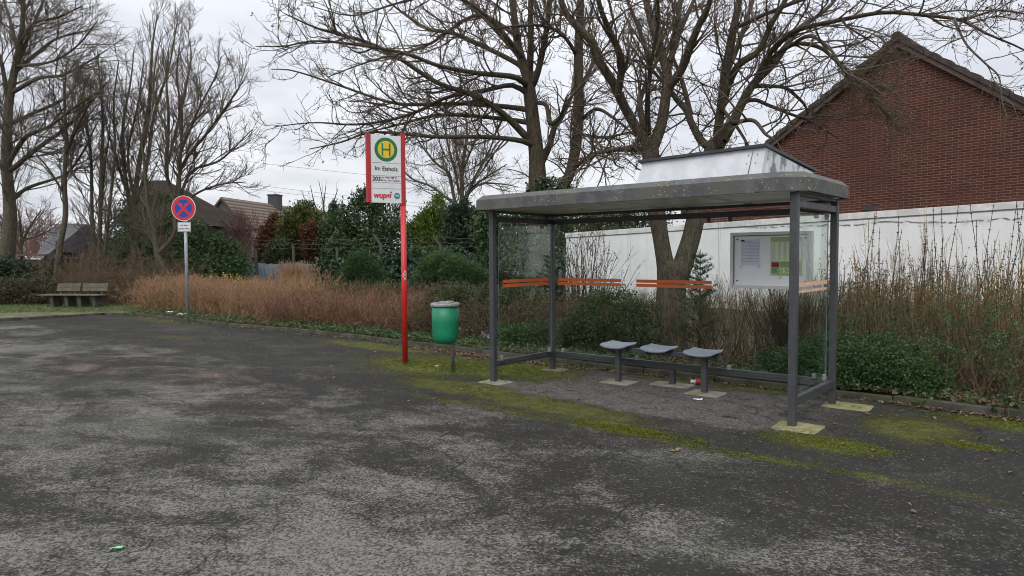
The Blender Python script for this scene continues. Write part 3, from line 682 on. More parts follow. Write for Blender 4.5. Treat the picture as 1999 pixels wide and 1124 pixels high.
def notice_board():
    t = thing('notice_board', None, 'silver framed white notice board with timetable and green poster fixed to the shelter glass', 'notice board', mat=frame(W(2.63, 1.155), A))
    w, z0, z1 = .90, 1.215, 1.845
    MB().box(.03, w - .03, .002, .03, z0 + .03, z1 - .03).build('panel', 'board', t)
    b = MB(); b.box(0, .034, -.03, .034, z0, z1); b.box(w - .034, w, -.03, .034, z0, z1); b.box(.034, w - .034, -.03, .034, z0, z0 + .034); b.box(.034, w - .034, -.03, .034, z1 - .034, z1)
    b.build('frame', 'board_frame', t, bevel=.003)
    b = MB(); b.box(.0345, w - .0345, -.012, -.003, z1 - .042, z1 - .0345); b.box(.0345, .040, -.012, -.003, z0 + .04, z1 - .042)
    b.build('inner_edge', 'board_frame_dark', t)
    for x, z in ((.075, z1 - .075), (.075, z0 + .085), (w - .075, z1 - .075), (w - .075, z0 + .085)): MB().tube([(x, -.004, z), (x, .001, z)], .009, 12).build('fixing_screw', 'ink', t)
    # timetable sheet
    p = MB().box(.115, .33, -.003, .001, 1.475, 1.765).build('timetable_sheet', 'paper', t)
    b = MB()
    for i in range(13): z = 1.715 - i * .0165; b.box(.128, .318, -.0042, -.0034, z, z + .0028)
    for x in (.128, .222, .315): b.box(x, x + .003, -.0046, -.0043, 1.515, 1.716)
    for i in range(2): b.box(.13, .29 - .05 * i, -.0042, -.0034, 1.733 + i * .006, 1.736 + i * .006)
    b.build('printed_table', 'ink_soft', p)
    MB().box(.118, .158, -.0042, -.0034, 1.744, 1.762).build('heading_block', 'ink', p)
    p = MB().box(.455, .79, -.003, .001, 1.365, 1.785).build('poster', 'green_paper', t)
    MB().box(.462, .783, -.0038, -.0032, 1.52, 1.735).build('print_area', 'pale_paper', p)
    for cx in range(5):
        b = MB()
        for i in range(18):
            x = .475 + cx * .06; z = 1.725 - i * .011
            b.box(x, x + (.024, .036, .03)[(i * 7 + cx) % 3], -.0048, -.0041, z - .004, z)
        b.build('text_column', 'ink_soft', p)
    MB().box(.466, .548, -.0046, -.0038, 1.455, 1.508).build('maroon_box', 'maroon', p)
    b = MB()
    for i in range(5): b.box(.47, .535 - .008 * (i % 3), -.0046, -.0038, 1.437 - i * .011, 1.441 - i * .011)
    for i in range(4): b.box(.565, .70 - .02 * (i % 2), -.0046, -.0038, 1.502 - i * .012, 1.506 - i * .012)
    b.build('small_print', 'ink', p)
    b = MB()   # scribbled white tag in marker
    def stroke(L, r=.0035):
        b.tube([(x, -.007, z) for x, z in L], r, 6)
    stroke([(.552, 1.448), (.572, 1.415), (.59, 1.45)]); stroke([(.572, 1.415), (.566, 1.378)]); stroke([(.60, 1.45), (.597, 1.39)]); stroke([(.597, 1.42), (.622, 1.452)]); stroke([(.60, 1.42), (.626, 1.392)])
    stroke([(.66, 1.445), (.638, 1.44), (.655, 1.42), (.66, 1.40), (.636, 1.392)]); stroke([(.68, 1.45), (.70, 1.40), (.72, 1.45)])
    b.build('graffiti_tag', 'board', p)
    for x, z in ((.118, 1.455), (.322, 1.46), (.56, 1.345)):
        MB().lathe([(.001, 0), (.016, 0), (.017, .003), (.001, .004)], k=14).build('sticky_putty', 'board_frame', t).matrix_local = Matrix.Translation((x, -.0005, z)) @ Matrix.Rotation(math.pi / 2, 4, 'X')
notice_board()
# ------------------------------------------------------------------ bus stop sign
def bus_stop_sign():
    base = gnd(791, 710); Y = base[1]
    # the panel hangs on the pole and turns its face towards the road (away from the shelter end)
    xd = np.array([math.cos(.5), math.sin(.5), 0]); F_ = frame(base, xd)
    t = thing('bus_stop_sign', None, 'tall red bus stop pole with white panel and green and yellow round emblem', 'bus stop sign', mat=F_)
    MB().tube([(0, 0, -.02), (0, 0, 2.34)], .040, 20).build('pole', 'red', t, smooth=True)
    b = MB(); b.box(-.030, .034, -.035, .035, 2.34, 3.395); b.build('side_rail', 'red_dark', t, bevel=.008)
    b = MB(); b.box(-.548, -.488, -.035, .035, 2.372, 3.365); b.build('side_rail', 'red_dark', t, bevel=.008)
    p = MB().box(-.487, -.031, -.024, .024, 2.375, 3.35).build('sign_panel', 'white', t, bevel=.003)
    y = -.0262
    def disc(r, mat, yy, name, cx=-.259, cz=3.145):
        MB().lathe([(.0005, 0), (r, 0), (r, .0012), (.0005, .0012)], k=48).build(name, mat, p).matrix_local = Matrix.Translation((cx, yy, cz)) @ Matrix.Rotation(math.pi / 2, 4, 'X')
    disc(.172, 'sgreen', y + .001, 'green_ring'); disc(.124, 'syellow', y - .0008, 'yellow_disc')
    b = MB(); b.box(-.259 - .066, -.259 - .044, y - .0045, y - .0022, 3.055, 3.235); b.box(-.259 + .044, -.259 + .066, y - .0045, y - .0022, 3.055, 3.235); b.box(-.259 - .044, -.259 + .044, y - .0045, y - .0022, 3.133, 3.157)
    b.build('letter', 'sgreen', p)
    b = MB()
    for z in (2.950, 2.765, 2.668, 2.582): b.box(-.485, -.033, y - .0003, y + .003, z, z + .004)
    b.build('divider_line', 'ink_soft', p)
    R = Matrix.Rotation(math.pi / 2, 4, 'X')
    def tx(s, size, x, z, mat, **k): text(s, size, p, Matrix.Translation((x, y - .0012, z)) @ R, mat, **k)
    tx('Im Eisholz', .085, -.259, 2.868, 'ink', align='CENTER', bold=.0008)
    tx('203', .082, -.468, 2.717, 'ink', bold=.0018); tx('Lev.-Mitte', .036, -.345, 2.743, 'ink'); tx('B\u00fcrrig \u00b7 Lev.-Opladen', .034, -.345, 2.703, 'ink')
    MB().box(-.185, -.145, y - .0015, y + .001, 2.731, 2.755).build('route_badge', 'sred', p); disc(.014, 'ink_soft', y + .0008, 'route_badge', -.115, 2.743)
    tx('wups', .112, -.455, 2.482, 'sred', shear=.22, bold=.004)
    MB().hexa([(-.215, y - .002, 2.452), (-.196, y - .002, 2.452), (-.196, y + .001, 2.452), (-.215, y + .001, 2.452), (-.204, y - .002, 2.512), (-.185, y - .002, 2.512), (-.185, y + .001, 2.512), (-.204, y + .001, 2.512)]).build('lettering', 'sred', p)
    disc(.012, 'sgreen', y + .0008, 'letter_dot', -.191, 2.531)
    disc(.046, 'steal', y + .001, 'teal_disc', -.10, 2.482); tx('VRS', .038, -.10, 2.484, 'white', align='CENTER', bold=.001)
    # diamond sticker on the pole
    def diamond(amax, hmax, r):
        b = MB(); L = [(-amax + 2 * amax * i / 8, hmax * (1 - abs(-1 + i / 4))) for i in range(9)]
        for (a0, h0), (a1, h1) in zip(L, L[1:]): b.add([(r * math.sin(a), -r * math.cos(a), 1.32 + z) for a, z in ((a0, -h0), (a1, -h1), (a1, h1), (a0, h0))], [(0, 1, 2, 3)])
        return b
    st_ = diamond(.9, .075, .0412).build('sticker', 'white', t)
    diamond(.68, .056, .0418).build('sticker_print', 'sred', st_)
    text('R', .05, st_, Matrix.Translation((0, -.0432, 1.32)) @ R, 'white', align='CENTER')
bus_stop_sign()
# ------------------------------------------------------------------ litter bin
def litter_bin():
    base = gnd(884, 727); F_ = frame(base, A)
    t = thing('litter_bin', None, 'green plastic litter bin with grey rim on a short steel post', 'litter bin', mat=F_)
    cx, cy = -.085, -.05
    MB().tube([(0, 0, -.02), (0, 0, .96)], .026, 14).build('post', 'binpost', t, smooth=True)
    pr = [(.001, .395), (.06, .397), (.11, .408), (.148, .432), (.168, .468), (.176, .52), (.183, .70), (.190, .925), (.184, .925), (.178, .72), (.168, .55), (.10, .47), (.001, .46)]
    MB().lathe(pr, (cx, cy, 0), 40).build('bin_body', 'bin', t, smooth=True)
    pr = [(.184, .912), (.197, .908), (.203, .922), (.203, .942), (.195, .956), (.175, .962), (.15, .958), (.142, .955), (.15, .93), (.184, .921)]
    MB().lathe(pr, (cx, cy, 0), 40).build('rim', 'rim', t, smooth=True)
    MB().lathe([(.10, .955), (.104, .982), (.085, .984), (.08, .957)], (cx + .03, cy, 0), 24).build('ash_tray', 'rim', t, smooth=True)
    b = MB(); b.box(cx - .115, cx - .085, cy - .168, cy - .155, .868, .892); b.tube([(cx - .10, cy - .175, .87), (cx - .10, cy - .155, .87)], .010, 8)
    b.build('lock', 'ink', t)
    MB().box(-.03, .03, -.032, .032, .50, .54).build('bracket', 'binpost', t)
litter_bin()
# ------------------------------------------------------------------ no stopping sign
def no_stopping_sign():
    base = gnd(367, 631); xd = np.array([math.cos(-.1), math.sin(-.1), 0])
    t = thing('no_stopping_sign', None, 'round red and blue no stopping sign with small white plate on a grey post', 'road sign', mat=frame(base, xd))
    MB().tube([(0, 0, -.02), (0, 0, 3.02)], .037, 16).build('post', 'galv', t, smooth=True)
    R = Matrix.Rotation(math.pi / 2, 4, 'X'); cz = 2.785; r = .305
    d = MB().lathe([(.0005, 0), (r, 0), (r, .012), (.0005, .012)], k=56).build('sign_disc', 'white', t); d.matrix_local = Matrix.Translation((0, -.05, cz)) @ R
    MB().lathe([(.0005, .012), (r - .014, .012), (r - .014, .0135), (.0005, .0135)], k=56).build('red_field', 'sred', d)
    # four blue segments left free by the cross
    ri, hw = .215, .033; b = MB()
    for q in range(4):
        a0 = q * math.pi / 2; pts = []
        c0 = math.asin(hw / ri)
        for i in range(13):
            an = -math.pi / 4 + c0 + (math.pi / 2 - 2 * c0) * i / 12; pts.append((ri * math.cos(an), ri * math.sin(an)))
        pts.append((hw * math.sqrt(2), 0)); ca, sa = math.cos(a0), math.sin(a0)
        b.prism([(x * ca - y * sa, x * sa + y * ca, .0136) for x, y in pts], (0, 0, .0014))
    b.build('blue_field', 'sblue', d)
    for x in (-.05, .05): MB().tube([(x, .10, .0150), (x, .10, .0165)], .012, 10).build('rivet', 'galv', d)
    p = MB().box(-.165, .165, -.052, -.042, 2.225, 2.455).build('plate', 'white', t, bevel=.004)
    b = MB(); b.box(-.155, .155, -.0535, -.0525, 2.235, 2.241); b.box(-.155, .155, -.0535, -.0525, 2.439, 2.445); b.box(-.155, -.149, -.0535, -.0525, 2.2415, 2.4385); b.box(.149, .155, -.0535, -.0525, 2.2415, 2.4385)
    b.build('border', 'ink', p)
    text('auf dem', .062, p, Matrix.Translation((0, -.053, 2.378)) @ R, 'ink', align='CENTER', bold=.001)
    text('ganzen Platz', .052, p, Matrix.Translation((0, -.053, 2.297)) @ R, 'ink', align='CENTER', bold=.001)
    for z, w in ((2.34, .06), (2.715, .07), (2.875, .07)): MB().box(-w, w, -.046, -.02, z - .015, z + .015).build('clamp', 'galv', t)
no_stopping_sign()
# ------------------------------------------------------------------ park bench far left
def park_bench():
    base = gnd(150, 603); base = np.array([base[0], base[1], .058])
    t = thing('park_bench', None, 'weathered wooden park bench with concrete supports on the grass verge', 'bench', mat=frame(base, (.99, -.14, 0)))
    for i, x in enumerate((-.72, -.22, .24, .72)):
        b = MB(); pts = [(x - .06, -.16, 0), (x - .06, .20, 0), (x - .06, .17, .36), (x - .06, -.19, .36)]
        b.prism(pts, (.12, 0, 0)); b.build('leg', 'bench_conc', t, bevel=.01)
        if i in (0, 1, 2, 3): MB().prism([(x - .03, .172, .30), (x - .03, .24, .30), (x - .03, .345, .73), (x - .03, .295, .73)], (.06, 0, 0)).build('back_support', 'bench_conc', t)
    for j in range(4):
        y = -.27 + j * .125; b = MB()
        b.box(-1.10, -.01, y, y + .108, .372, .412); b.box(.0, .98, y, y + .108, .368, .408); b.build('seat_plank', 'bench_wood', t, bevel=.006)
    for z in (.50, .625):
        b = MB(); dy = (z - .3) * .28
        for x0, x1 in ((-.86, -.04), (.04, .92)): b.hexa([(x0, .135 + dy, z), (x1, .135 + dy, z), (x1, .172 + dy, z), (x0, .172 + dy, z), (x0, .165 + dy, z + .115), (x1, .165 + dy, z + .115), (x1, .20 + dy, z + .115), (x0, .20 + dy, z + .115)])
        b.build('back_plank', 'bench_wood', t, bevel=.005)
park_bench()
# ------------------------------------------------------------------ white wall and brick house
PR, PL = at(1999, 392, 15.0), at(1105, 455, 24.4)
PR2, PL2 = np.array([*PR[:2], 0]), np.array([*PL[:2], 0])
WX = nrm(PR2 - PL2); WY = np.cross([0, 0, 1.0], WX); WLEN = np.linalg.norm(PR2 - PL2)
FW = frame(PL2, WX)
def onwall(px, py, y=0.0):
    d = ray(px, py); o = PL2 + WY * y; k = ((o - CO) @ WY) / (d @ WY); P = CO + d * k; return (P - PL2) @ WX, P[2]
def white_wall():
    t = thing('white_wall', None, 'long white rendered wall with cracked paint below the brick gable', 'wall', mat=FW)
    zl, zr = PL[2], PR[2]; x1 = WLEN + 9; zz = lambda x: zl + (zr - zl) * x / WLEN
    ch = .16
    MB().hexa([(0, 0, -.3), (x1, 0, -.3), (x1, .19, -.3), (0, .19, -.3), (0, 0, zz(0) - ch), (x1, 0, zz(x1) - ch), (x1, .19, zz(x1) - ch), (0, .19, zz(0) - ch)]).build('wall_face', 'whitewall', t)
    MB().hexa([(-.03, -.022, zz(0) - ch + .003), (x1, -.022, zz(x1) - ch + .003), (x1, .19, zz(x1) - ch + .003), (-.03, .19, zz(0) - ch + .003), (-.03, -.022, zz(0)), (x1, -.022, zz(x1)), (x1, .19, zz(x1)), (-.03, .19, zz(0))]).build('coping', 'coping', t, bevel=.006)
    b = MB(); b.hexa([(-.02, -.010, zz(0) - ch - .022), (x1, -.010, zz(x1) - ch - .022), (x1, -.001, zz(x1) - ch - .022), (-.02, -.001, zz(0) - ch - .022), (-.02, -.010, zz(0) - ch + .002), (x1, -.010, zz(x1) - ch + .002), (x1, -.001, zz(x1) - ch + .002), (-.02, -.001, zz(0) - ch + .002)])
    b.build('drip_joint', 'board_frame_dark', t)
white_wall()
def brick_house():
    t = thing('brick_house', None, 'red brown brick gable house with dark tiled roof on the right behind the white wall', 'house', mat=FW)
    xa, za = onwall(1755, 90, .2); xl, zl = onwall(1368, 400, .2); xr, zr = onwall(1999, 214, .2)
    sl = (za - zl) / (xa - xl); sr = (za - zr) / (xr - xa)
    xe = xa + (za - 3.1) / sr; D = 10.5; y0 = .2
    pts = [(xl, y0, -.3), (xe, y0, -.3), (xe, y0, 3.1), (xa, y0, za), (xl, y0, zl)]
    MB().prism(pts, (0, D, 0)).build('wall', 'brick', t)
    b = MB(); x, z = onwall(1697, 406, .2); b.box(x - .14, x + .14, y0 - .012, y0 + .02, z - .05, z + .06); b.build('vent', 'ink', t)
    # roof slabs with overhang
    ov = .16
    r = MB(); th = .10
    nl = np.array([-sl, 0, 1]) / math.hypot(sl, 1); nr = np.array([sr, 0, 1]) / math.hypot(sr, 1)
    L0 = np.array([xl - .55, 0, zl - .55 * sl]); Pk = np.array([xa, 0, za]); R0 = np.array([xe + .5, 0, 3.1 - .5 * sr])
    def slab(a, c, up, lo, hi, ya, yb):
        r_ = []
        for yy in (ya, yb): r_ += [(*(a + up * lo)[[0]], yy, (a + up * lo)[2]), ((c + up * lo)[0], yy, (c + up * lo)[2]), ((c + up * hi)[0], yy, (c + up * hi)[2]), ((a + up * hi)[0], yy, (a + up * hi)[2])]
        return r_
    upv = np.array([0, 0, 1.0])
    V = slab(L0, Pk, upv, .02, .17, y0 - .10, y0 + D); r.hexa([V[0], V[1], V[5], V[4], V[3], V[2], V[6], V[7]])
    V = slab(Pk, R0, upv, .02, .17, y0 - .10, y0 + D); r.hexa([V[0], V[1], V[5], V[4], V[3], V[2], V[6], V[7]])
    ro = r.build('roof', 'roof_tile', t)
    # verge boards under the tiles
    b = MB()
    for a, c in ((L0, Pk), (Pk, R0)):
        V = slab(a, c, upv, -.03, .10, y0 - .13, y0 - .102); b.hexa([V[0], V[1], V[5], V[4], V[3], V[2], V[6], V[7]])
    b.build('verge_board', 'verge_under', t)
    # stepped verge tiles
    b = MB()
    for a, c in ((L0, Pk), (R0, Pk)):
        Ld = np.linalg.norm(c - a); u = (c - a) / Ld; n = int(Ld / .335); nv = np.cross(u, [0, 1.0, 0]); nv = nv * np.sign(nv[2])
        for i in range(n + 1):
            p = a + u * (i * Ld / n - .04); q = a + u * min(Ld + .02, (i + 1) * Ld / n + .02); e0, e1 = .262, .215
            lo = .10
            b.hexa([(*p[[0]], y0 - .165, p[2] + lo), (q[0], y0 - .165, q[2] + lo), (q[0], y0 + .14, q[2] + lo), (p[0], y0 + .14, p[2] + lo),
                    (p[0], y0 - .165, p[2] + e0 + .0007 * i), (q[0], y0 - .165, q[2] + e1), (q[0], y0 + .14, q[2] + e1), (p[0], y0 + .14, p[2] + e0 + .0007 * i)])
    b.build('verge_tiles', 'roof_tile', ro, bevel=.008)
    MB().tube([(xa, y0 - .20, za + .19), (xa, y0 + D, za + .19)], .12, 14).build('ridge_tiles', 'roof_tile', ro)
brick_house()
# ------------------------------------------------------------------ far houses
def gable_house(name, label, Y, apex, eave, D, wallmat, roofmat, skew=0.0, group=None, chimney=None, gut=True):
    """gable end facing the yard: apex and right eave given where they stand at depth Y"""
    a = at(*apex, Y); e = at(*eave, Y); hw = e[0] - a[0]; xd = np.array([math.cos(skew), math.sin(skew), 0])
    t = thing(name, None, label, 'house', group, mat=frame((a[0], a[1], 0), xd)); za, ze = a[2], e[2]
    MB().prism([(-hw, 0, -.5), (hw, 0, -.5), (hw, 0, ze), (0, 0, za), (-hw, 0, ze)], (0, D, 0)).build('wall', wallmat, t)
    b = MB(); s = (za - ze) / hw
    for sg in (-1, 1):
        o = .35; V = [(0, -.2, za + .02), (sg * (hw + o), -.2, ze - o * s + .02), (sg * (hw + o), D, ze - o * s + .02), (0, D, za + .02)]
        b.hexa((V if sg > 0 else V[::-1]) + [(x, y, z + .2) for x, y, z in (V if sg > 0 else V[::-1])])
    ro = b.build('roof', roofmat, t)
    b = MB()
    for sg in (-1, 1):
        o = .35; b.hexa([(0, -.26, za - .06), (sg * (hw + o), -.26, ze - o * s - .06), (sg * (hw + o), -.21, ze - o * s - .06), (0, -.21, za - .06), (0, -.26, za + .2), (sg * (hw + o), -.26, ze - o * s + .2), (sg * (hw + o), -.21, ze - o * s + .2), (0, -.21, za + .2)])
    b.build('verge', 'verge_under', ro)
    if chimney:
        y, w, h0, h1 = chimney; b = MB(); b.box(-w / 2, w / 2, y, y + w, za - .6, za + h1); b.box(-w / 2 - .06, w / 2 + .06, y - .06, y + w + .06, za + h1 + .002, za + h1 + .14); c = b.build('chimney', 'chimney', ro)
        MB().tube([(0, y + w / 2, za + h1), (0, y + w / 2, za + h1 + .4)], .14, 10).build('pot', 'farwhite', c)
    return t, hw, za, ze
def far_houses():
    t, hw, za, ze = gable_house('tiled_house', 'house with brown pantiled roof and dark chimney beyond the blue fence', 66, (434, 389), (500, 462), 24, 'slate_wall', 'pantile', -.16, chimney=(9.5, 1.1, 0, 1.15))
    b = MB(); s = (za - ze) / hw; b.box(hw * .5, hw * .5 + .25, 10.5, 16, za - .5 * (za - ze) + .23, za - .5 * (za - ze) + .3); b.build('roof_rail', 'farwhite', t)
    gable_house('pale_roofed_house', 'house with pale weathered roof tiles behind the chimney of the brown roof', 105, (514, 400), (580, 446), 26, 'slate_wall', 'pantile_pale', .3)
    # brown roofed house behind the bare trees: broad roof facing the yard over brick walls
    Y = 44; a, c = at(285, 352, Y), at(325, 353, Y); e0, e1 = at(214, 440, Y - 4.5), at(398, 440, Y - 4.5)
    t = thing('brown_roofed_house', (c[0], Y, 0), 'brick house with dark brown hipped roof half hidden behind the bare trees', 'house')
    zt, zb = a[2], e0[2]
    V = [(e0[0], Y - 4.5, zb), (e1[0], Y - 4.5, zb), (e1[0], Y + 4.5, zb), (e0[0], Y + 4.5, zb), (a[0], Y, zt), (c[0], Y, zt)]
    MB().add(V, [(0, 1, 5, 4), (1, 2, 5), (2, 3, 4, 5), (3, 0, 4), (0, 3, 2, 1)]).build('roof', 'pantile_dark', t, world=True)
    MB().box(e0[0] + .5, e1[0] - .5, Y - 4.0, Y + 4, -.5, zb - .003).build('wall', 'farbrick', t, world=True)
    MB().tube([(e0[0], Y - 4.58, zb), (e1[0], Y - 4.58, zb)], .08, 8).build('gutter', 'chimney', t, world=True)
    # slate roofed house at far left
    Y = 42; r0, r1 = at(108, 437, Y), at(168, 437, Y); e0, e1 = at(66, 505, Y - 4), at(150, 505, Y - 4)
    t = thing('slate_roofed_house', (r0[0], Y, 0), 'house with dark slate roof and white eaves line at far left behind the trees', 'house')
    zt, zb = r0[2], e0[2]
    MB().add([(e0[0], Y - 4, zb), (r1[0], Y - 4, zb), (r1[0], Y + 4, zb), (e0[0], Y + 4, zb), (r0[0], Y, zt), (r1[0], Y, zt)], [(0, 1, 5, 4), (1, 2, 5), (2, 3, 4, 5), (3, 0, 4), (0, 3, 2, 1)]).build('roof', 'slate', t, world=True)
    MB().box(e0[0] + .3, r1[0] - .02, Y - 3.7, Y + 3.7, -.5, zb - .003).build('wall', 'farbrick', t, world=True)
    MB().box(e0[0], r1[0], Y - 4.15, Y - 4.0, zb - .14, zb + .02).build('gutter', 'farwhite', t, world=True)
    q = at(117, 482, Y - 2.9); d = MB().box(q[0] - .22, q[0] + .22, Y - 2.95, Y - 1.2, q[2] - .3, q[2] + .35).build('dormer', 'slate_wall', t, world=True)
    MB().box(q[0] - .16, q[0] + .16, Y - 2.975, Y - 2.953, q[2] - .22, q[2] + .26).build('pane', 'farpane', d, world=True)
far_houses()
# ------------------------------------------------------------------ fences, wires
def fences():
    P = [at(440, 520, 27.5), at(502, 520, 27.2), at(575, 520, 26.8), at(660, 520, 26.4), at(745, 520, 26.0), at(862, 520, 25.4), at(985, 520, 24.8), at(1100, 520, 27.0)]
    t = thing('screen_fence', (P[2][0], P[2][1], 0), 'blue grey screen fence with angled concrete posts and barbed wire behind the hedge', 'fence')
    rng = RNG(9); zt = [at(500, 513, 27.2)[2], 0]
    for i in range(len(P) - 1):
        a, b_ = P[i], P[i + 1]; n = 16; V = []; h = zt[0]
        nn = nrm(np.cross(b_ - a, [0, 0, 1.0]))
        for j in range(n + 1):
            p = a + (b_ - a) * j / n; w = .035 * math.sin(j * 1.7 + i) + rng.normal() * .012; sag = h - .05 * math.sin(math.pi * j / n) + rng.normal() * .012
            for z in (.05, sag * .5, sag): V.append((*(p + nn * w * (1 if z > .1 else .3))[:2], z))
        V = np.array(V); F = [(3 * j + k, 3 * j + 3 + k, 3 * j + 4 + k, 3 * j + 1 + k) for j in range(n) for k in range(2)]
        o = npmesh('screen_panel', V, F, 'screen', t, smooth=True); m = o.modifiers.new('thick', 'SOLIDIFY'); m.thickness = .012
    for i, p in enumerate(P[1:]):
        h = .045; q = p + np.array([0, -.1, 0]); b = MB(); zk = 1.92 + .1 * (i % 2)
        b.box(q[0] - h, q[0] + h, q[1] - h, q[1] + h, -.1, zk)
        if i in (3, 4): b.hexa([(q[0] - h, q[1] - h, zk), (q[0] + h, q[1] - h, zk), (q[0] + h, q[1] + h, zk), (q[0] - h, q[1] + h, zk), (q[0] - h - .26, q[1] - h, zk + .4), (q[0] + h - .28, q[1] - h, zk + .42), (q[0] + h - .28, q[1] + h, zk + .42), (q[0] - h - .26, q[1] + h, zk + .4)])
        b.build('post', 'fencepost', t, world=True)
    for z, dx in ((1.96, -.06), (2.12, -.16), (2.28, -.26)):
        pts = []
        for i in range(1, len(P) - 2):
            for j in range(8):
                p = P[i] + (P[i + 1] - P[i]) * j / 8; pts.append((p[0] + dx, p[1] - .1, z - .06 * math.sin(math.pi * j / 8) + rng.normal() * .012))
        MB().tube(pts, .005, 4).build('barbed_wire', 'wire', t, world=True)
    # loose coils of wire near the angled post
    for px in (808, 838, 886):
        c = at(px, 492, 25.2); pts = [(c[0] + .28 * math.cos(k * .5) * (1 + .1 * math.sin(k)) + k * .008, c[1] + .1 * math.sin(k * .9), c[2] + .24 * math.sin(k * .5)) for k in range(26)]
        MB().tube(pts, .006, 4).build('wire_coil', 'wire', t, world=True)
    # old plank fence far left
    a, c = at(28, 515, 30), at(92, 515, 30)
    t = thing('plank_fence', (a[0], a[1], 0), 'low weathered brown plank fence at far left behind the big trunk', 'fence')
    for z in (.25, .62, .99, 1.32): MB().box(a[0] - 3, c[0], a[1], a[1] + .04, z, z + .24).build('plank', 'oldwood', t, world=True)
    for k in range(5):
        x = a[0] - 2.9 + (c[0] - a[0] + 2.8) * k / 4; MB().box(x - .05, x + .05, a[1] + .042, a[1] + .14, -.1, 1.7).build('post', 'oldwood', t, world=True)
    MB().box(a[0] - 3.1, c[0] + .1, a[1] - .3, a[1] + .5, 1.702, 1.78).build('top_board', 'oldwood', t, world=True)
    # overhead cables
    for i, (p0, p1, Y0, Y1, lab) in enumerate((((430, 298), (1090, 372), 62, 52, 'topmost thin overhead cable left of the bus stop sign'), ((430, 342), (1090, 420), 64, 54, 'middle thin overhead cable crossing the sky above the olive cypress'), ((430, 352), (1090, 425), 66, 55, 'lowest thin overhead cable crossing the sky above the chimney'))):
        u, v = at(*p0, Y0), at(*p1, Y1); u = u + (u - v) * .5
        pts = [u + (v - u) * k / 14 - np.array([0, 0, .5 * math.sin(math.pi * k / 14)]) for k in range(15)]
        tag(MB().tube(pts, .011, 4).build('overhead_cable', 'cable', None, loc=pts[0], world=True), lab, 'cable', 'overhead cables')
fences()
# ------------------------------------------------------------------ bare trees
def grow(P, R, levels, rng, minz):
    out = []
    for lv in levels:
        s, d, r, t, idx = kids(P, R, lv['dens'], lv.get('t0', .2), 1.0, lv.get('ang', .85), lv.get('asd', .22), rng, minz=minz)
        L = rng.uniform(*lv['L'], len(s)) * (1.15 - .65 * t)
        r0 = np.clip(r * .62, lv['rmin'], lv['rmax']); n = lv['n']
        P = poly(s, d, L, n, lv['gn'], lv.get('up', .05), rng); R = taper(r0, r0 * lv.get('tip', .4), n)
        out.append((P, R, lv.get('k', 3)))
    return out
def bare_tree(name, label, spec, Y, levels, bark, twig, seed, minz=2.2, group=None, sides=9, buds=0, n=26, rs=.55):
    rng = RNG(seed); P, R = limbs(spec, Y, n, rs)
    b = P[0, 0].copy(); b[2] = 0.05
    t = thing(name, b, label, 'tree', group)
    P[0, 0, 2] = min(P[0, 0, 2], .02)
    V, F = tubes(P, R, sides); npmesh('trunk', V, F, bark, t, smooth=True)
    lv = grow(P, R, levels, rng, minz)
    V, F = join([tubes(*x) for x in lv]); npmesh('crown', V, F, twig, t)
    if buds:
        Q = lv[-1][0]; pick = rng.choice(len(Q), min(buds, len(Q)), replace=False); c = Q[pick, -1]
        ci = np.repeat(np.arange(len(c)), 5); cc = c[ci] + rng.normal(size=(len(ci), 3)) * .018
        V, F = leaves(cc, rng.normal(size=cc.shape) + np.array([0, 0, -.8]), .04, .016, rng); npmesh('seed_clusters', V, F, 'bud', t)
    return t, P, R, lv
LV_NEAR = [dict(dens=5.8, L=(.5, 1.6), rmin=.007, rmax=.018, n=9, gn=.16, up=.05, k=5, t0=.12, ang=.75),
           dict(dens=8.0, L=(.22, .75), rmin=.0050, rmax=.0075, n=7, gn=.20, up=.05, ang=.8, tip=.6),
           dict(dens=11.0, L=(.07, .28), rmin=.0036, rmax=.0044, n=4, gn=.28, up=.06, ang=.8, tip=.7)]
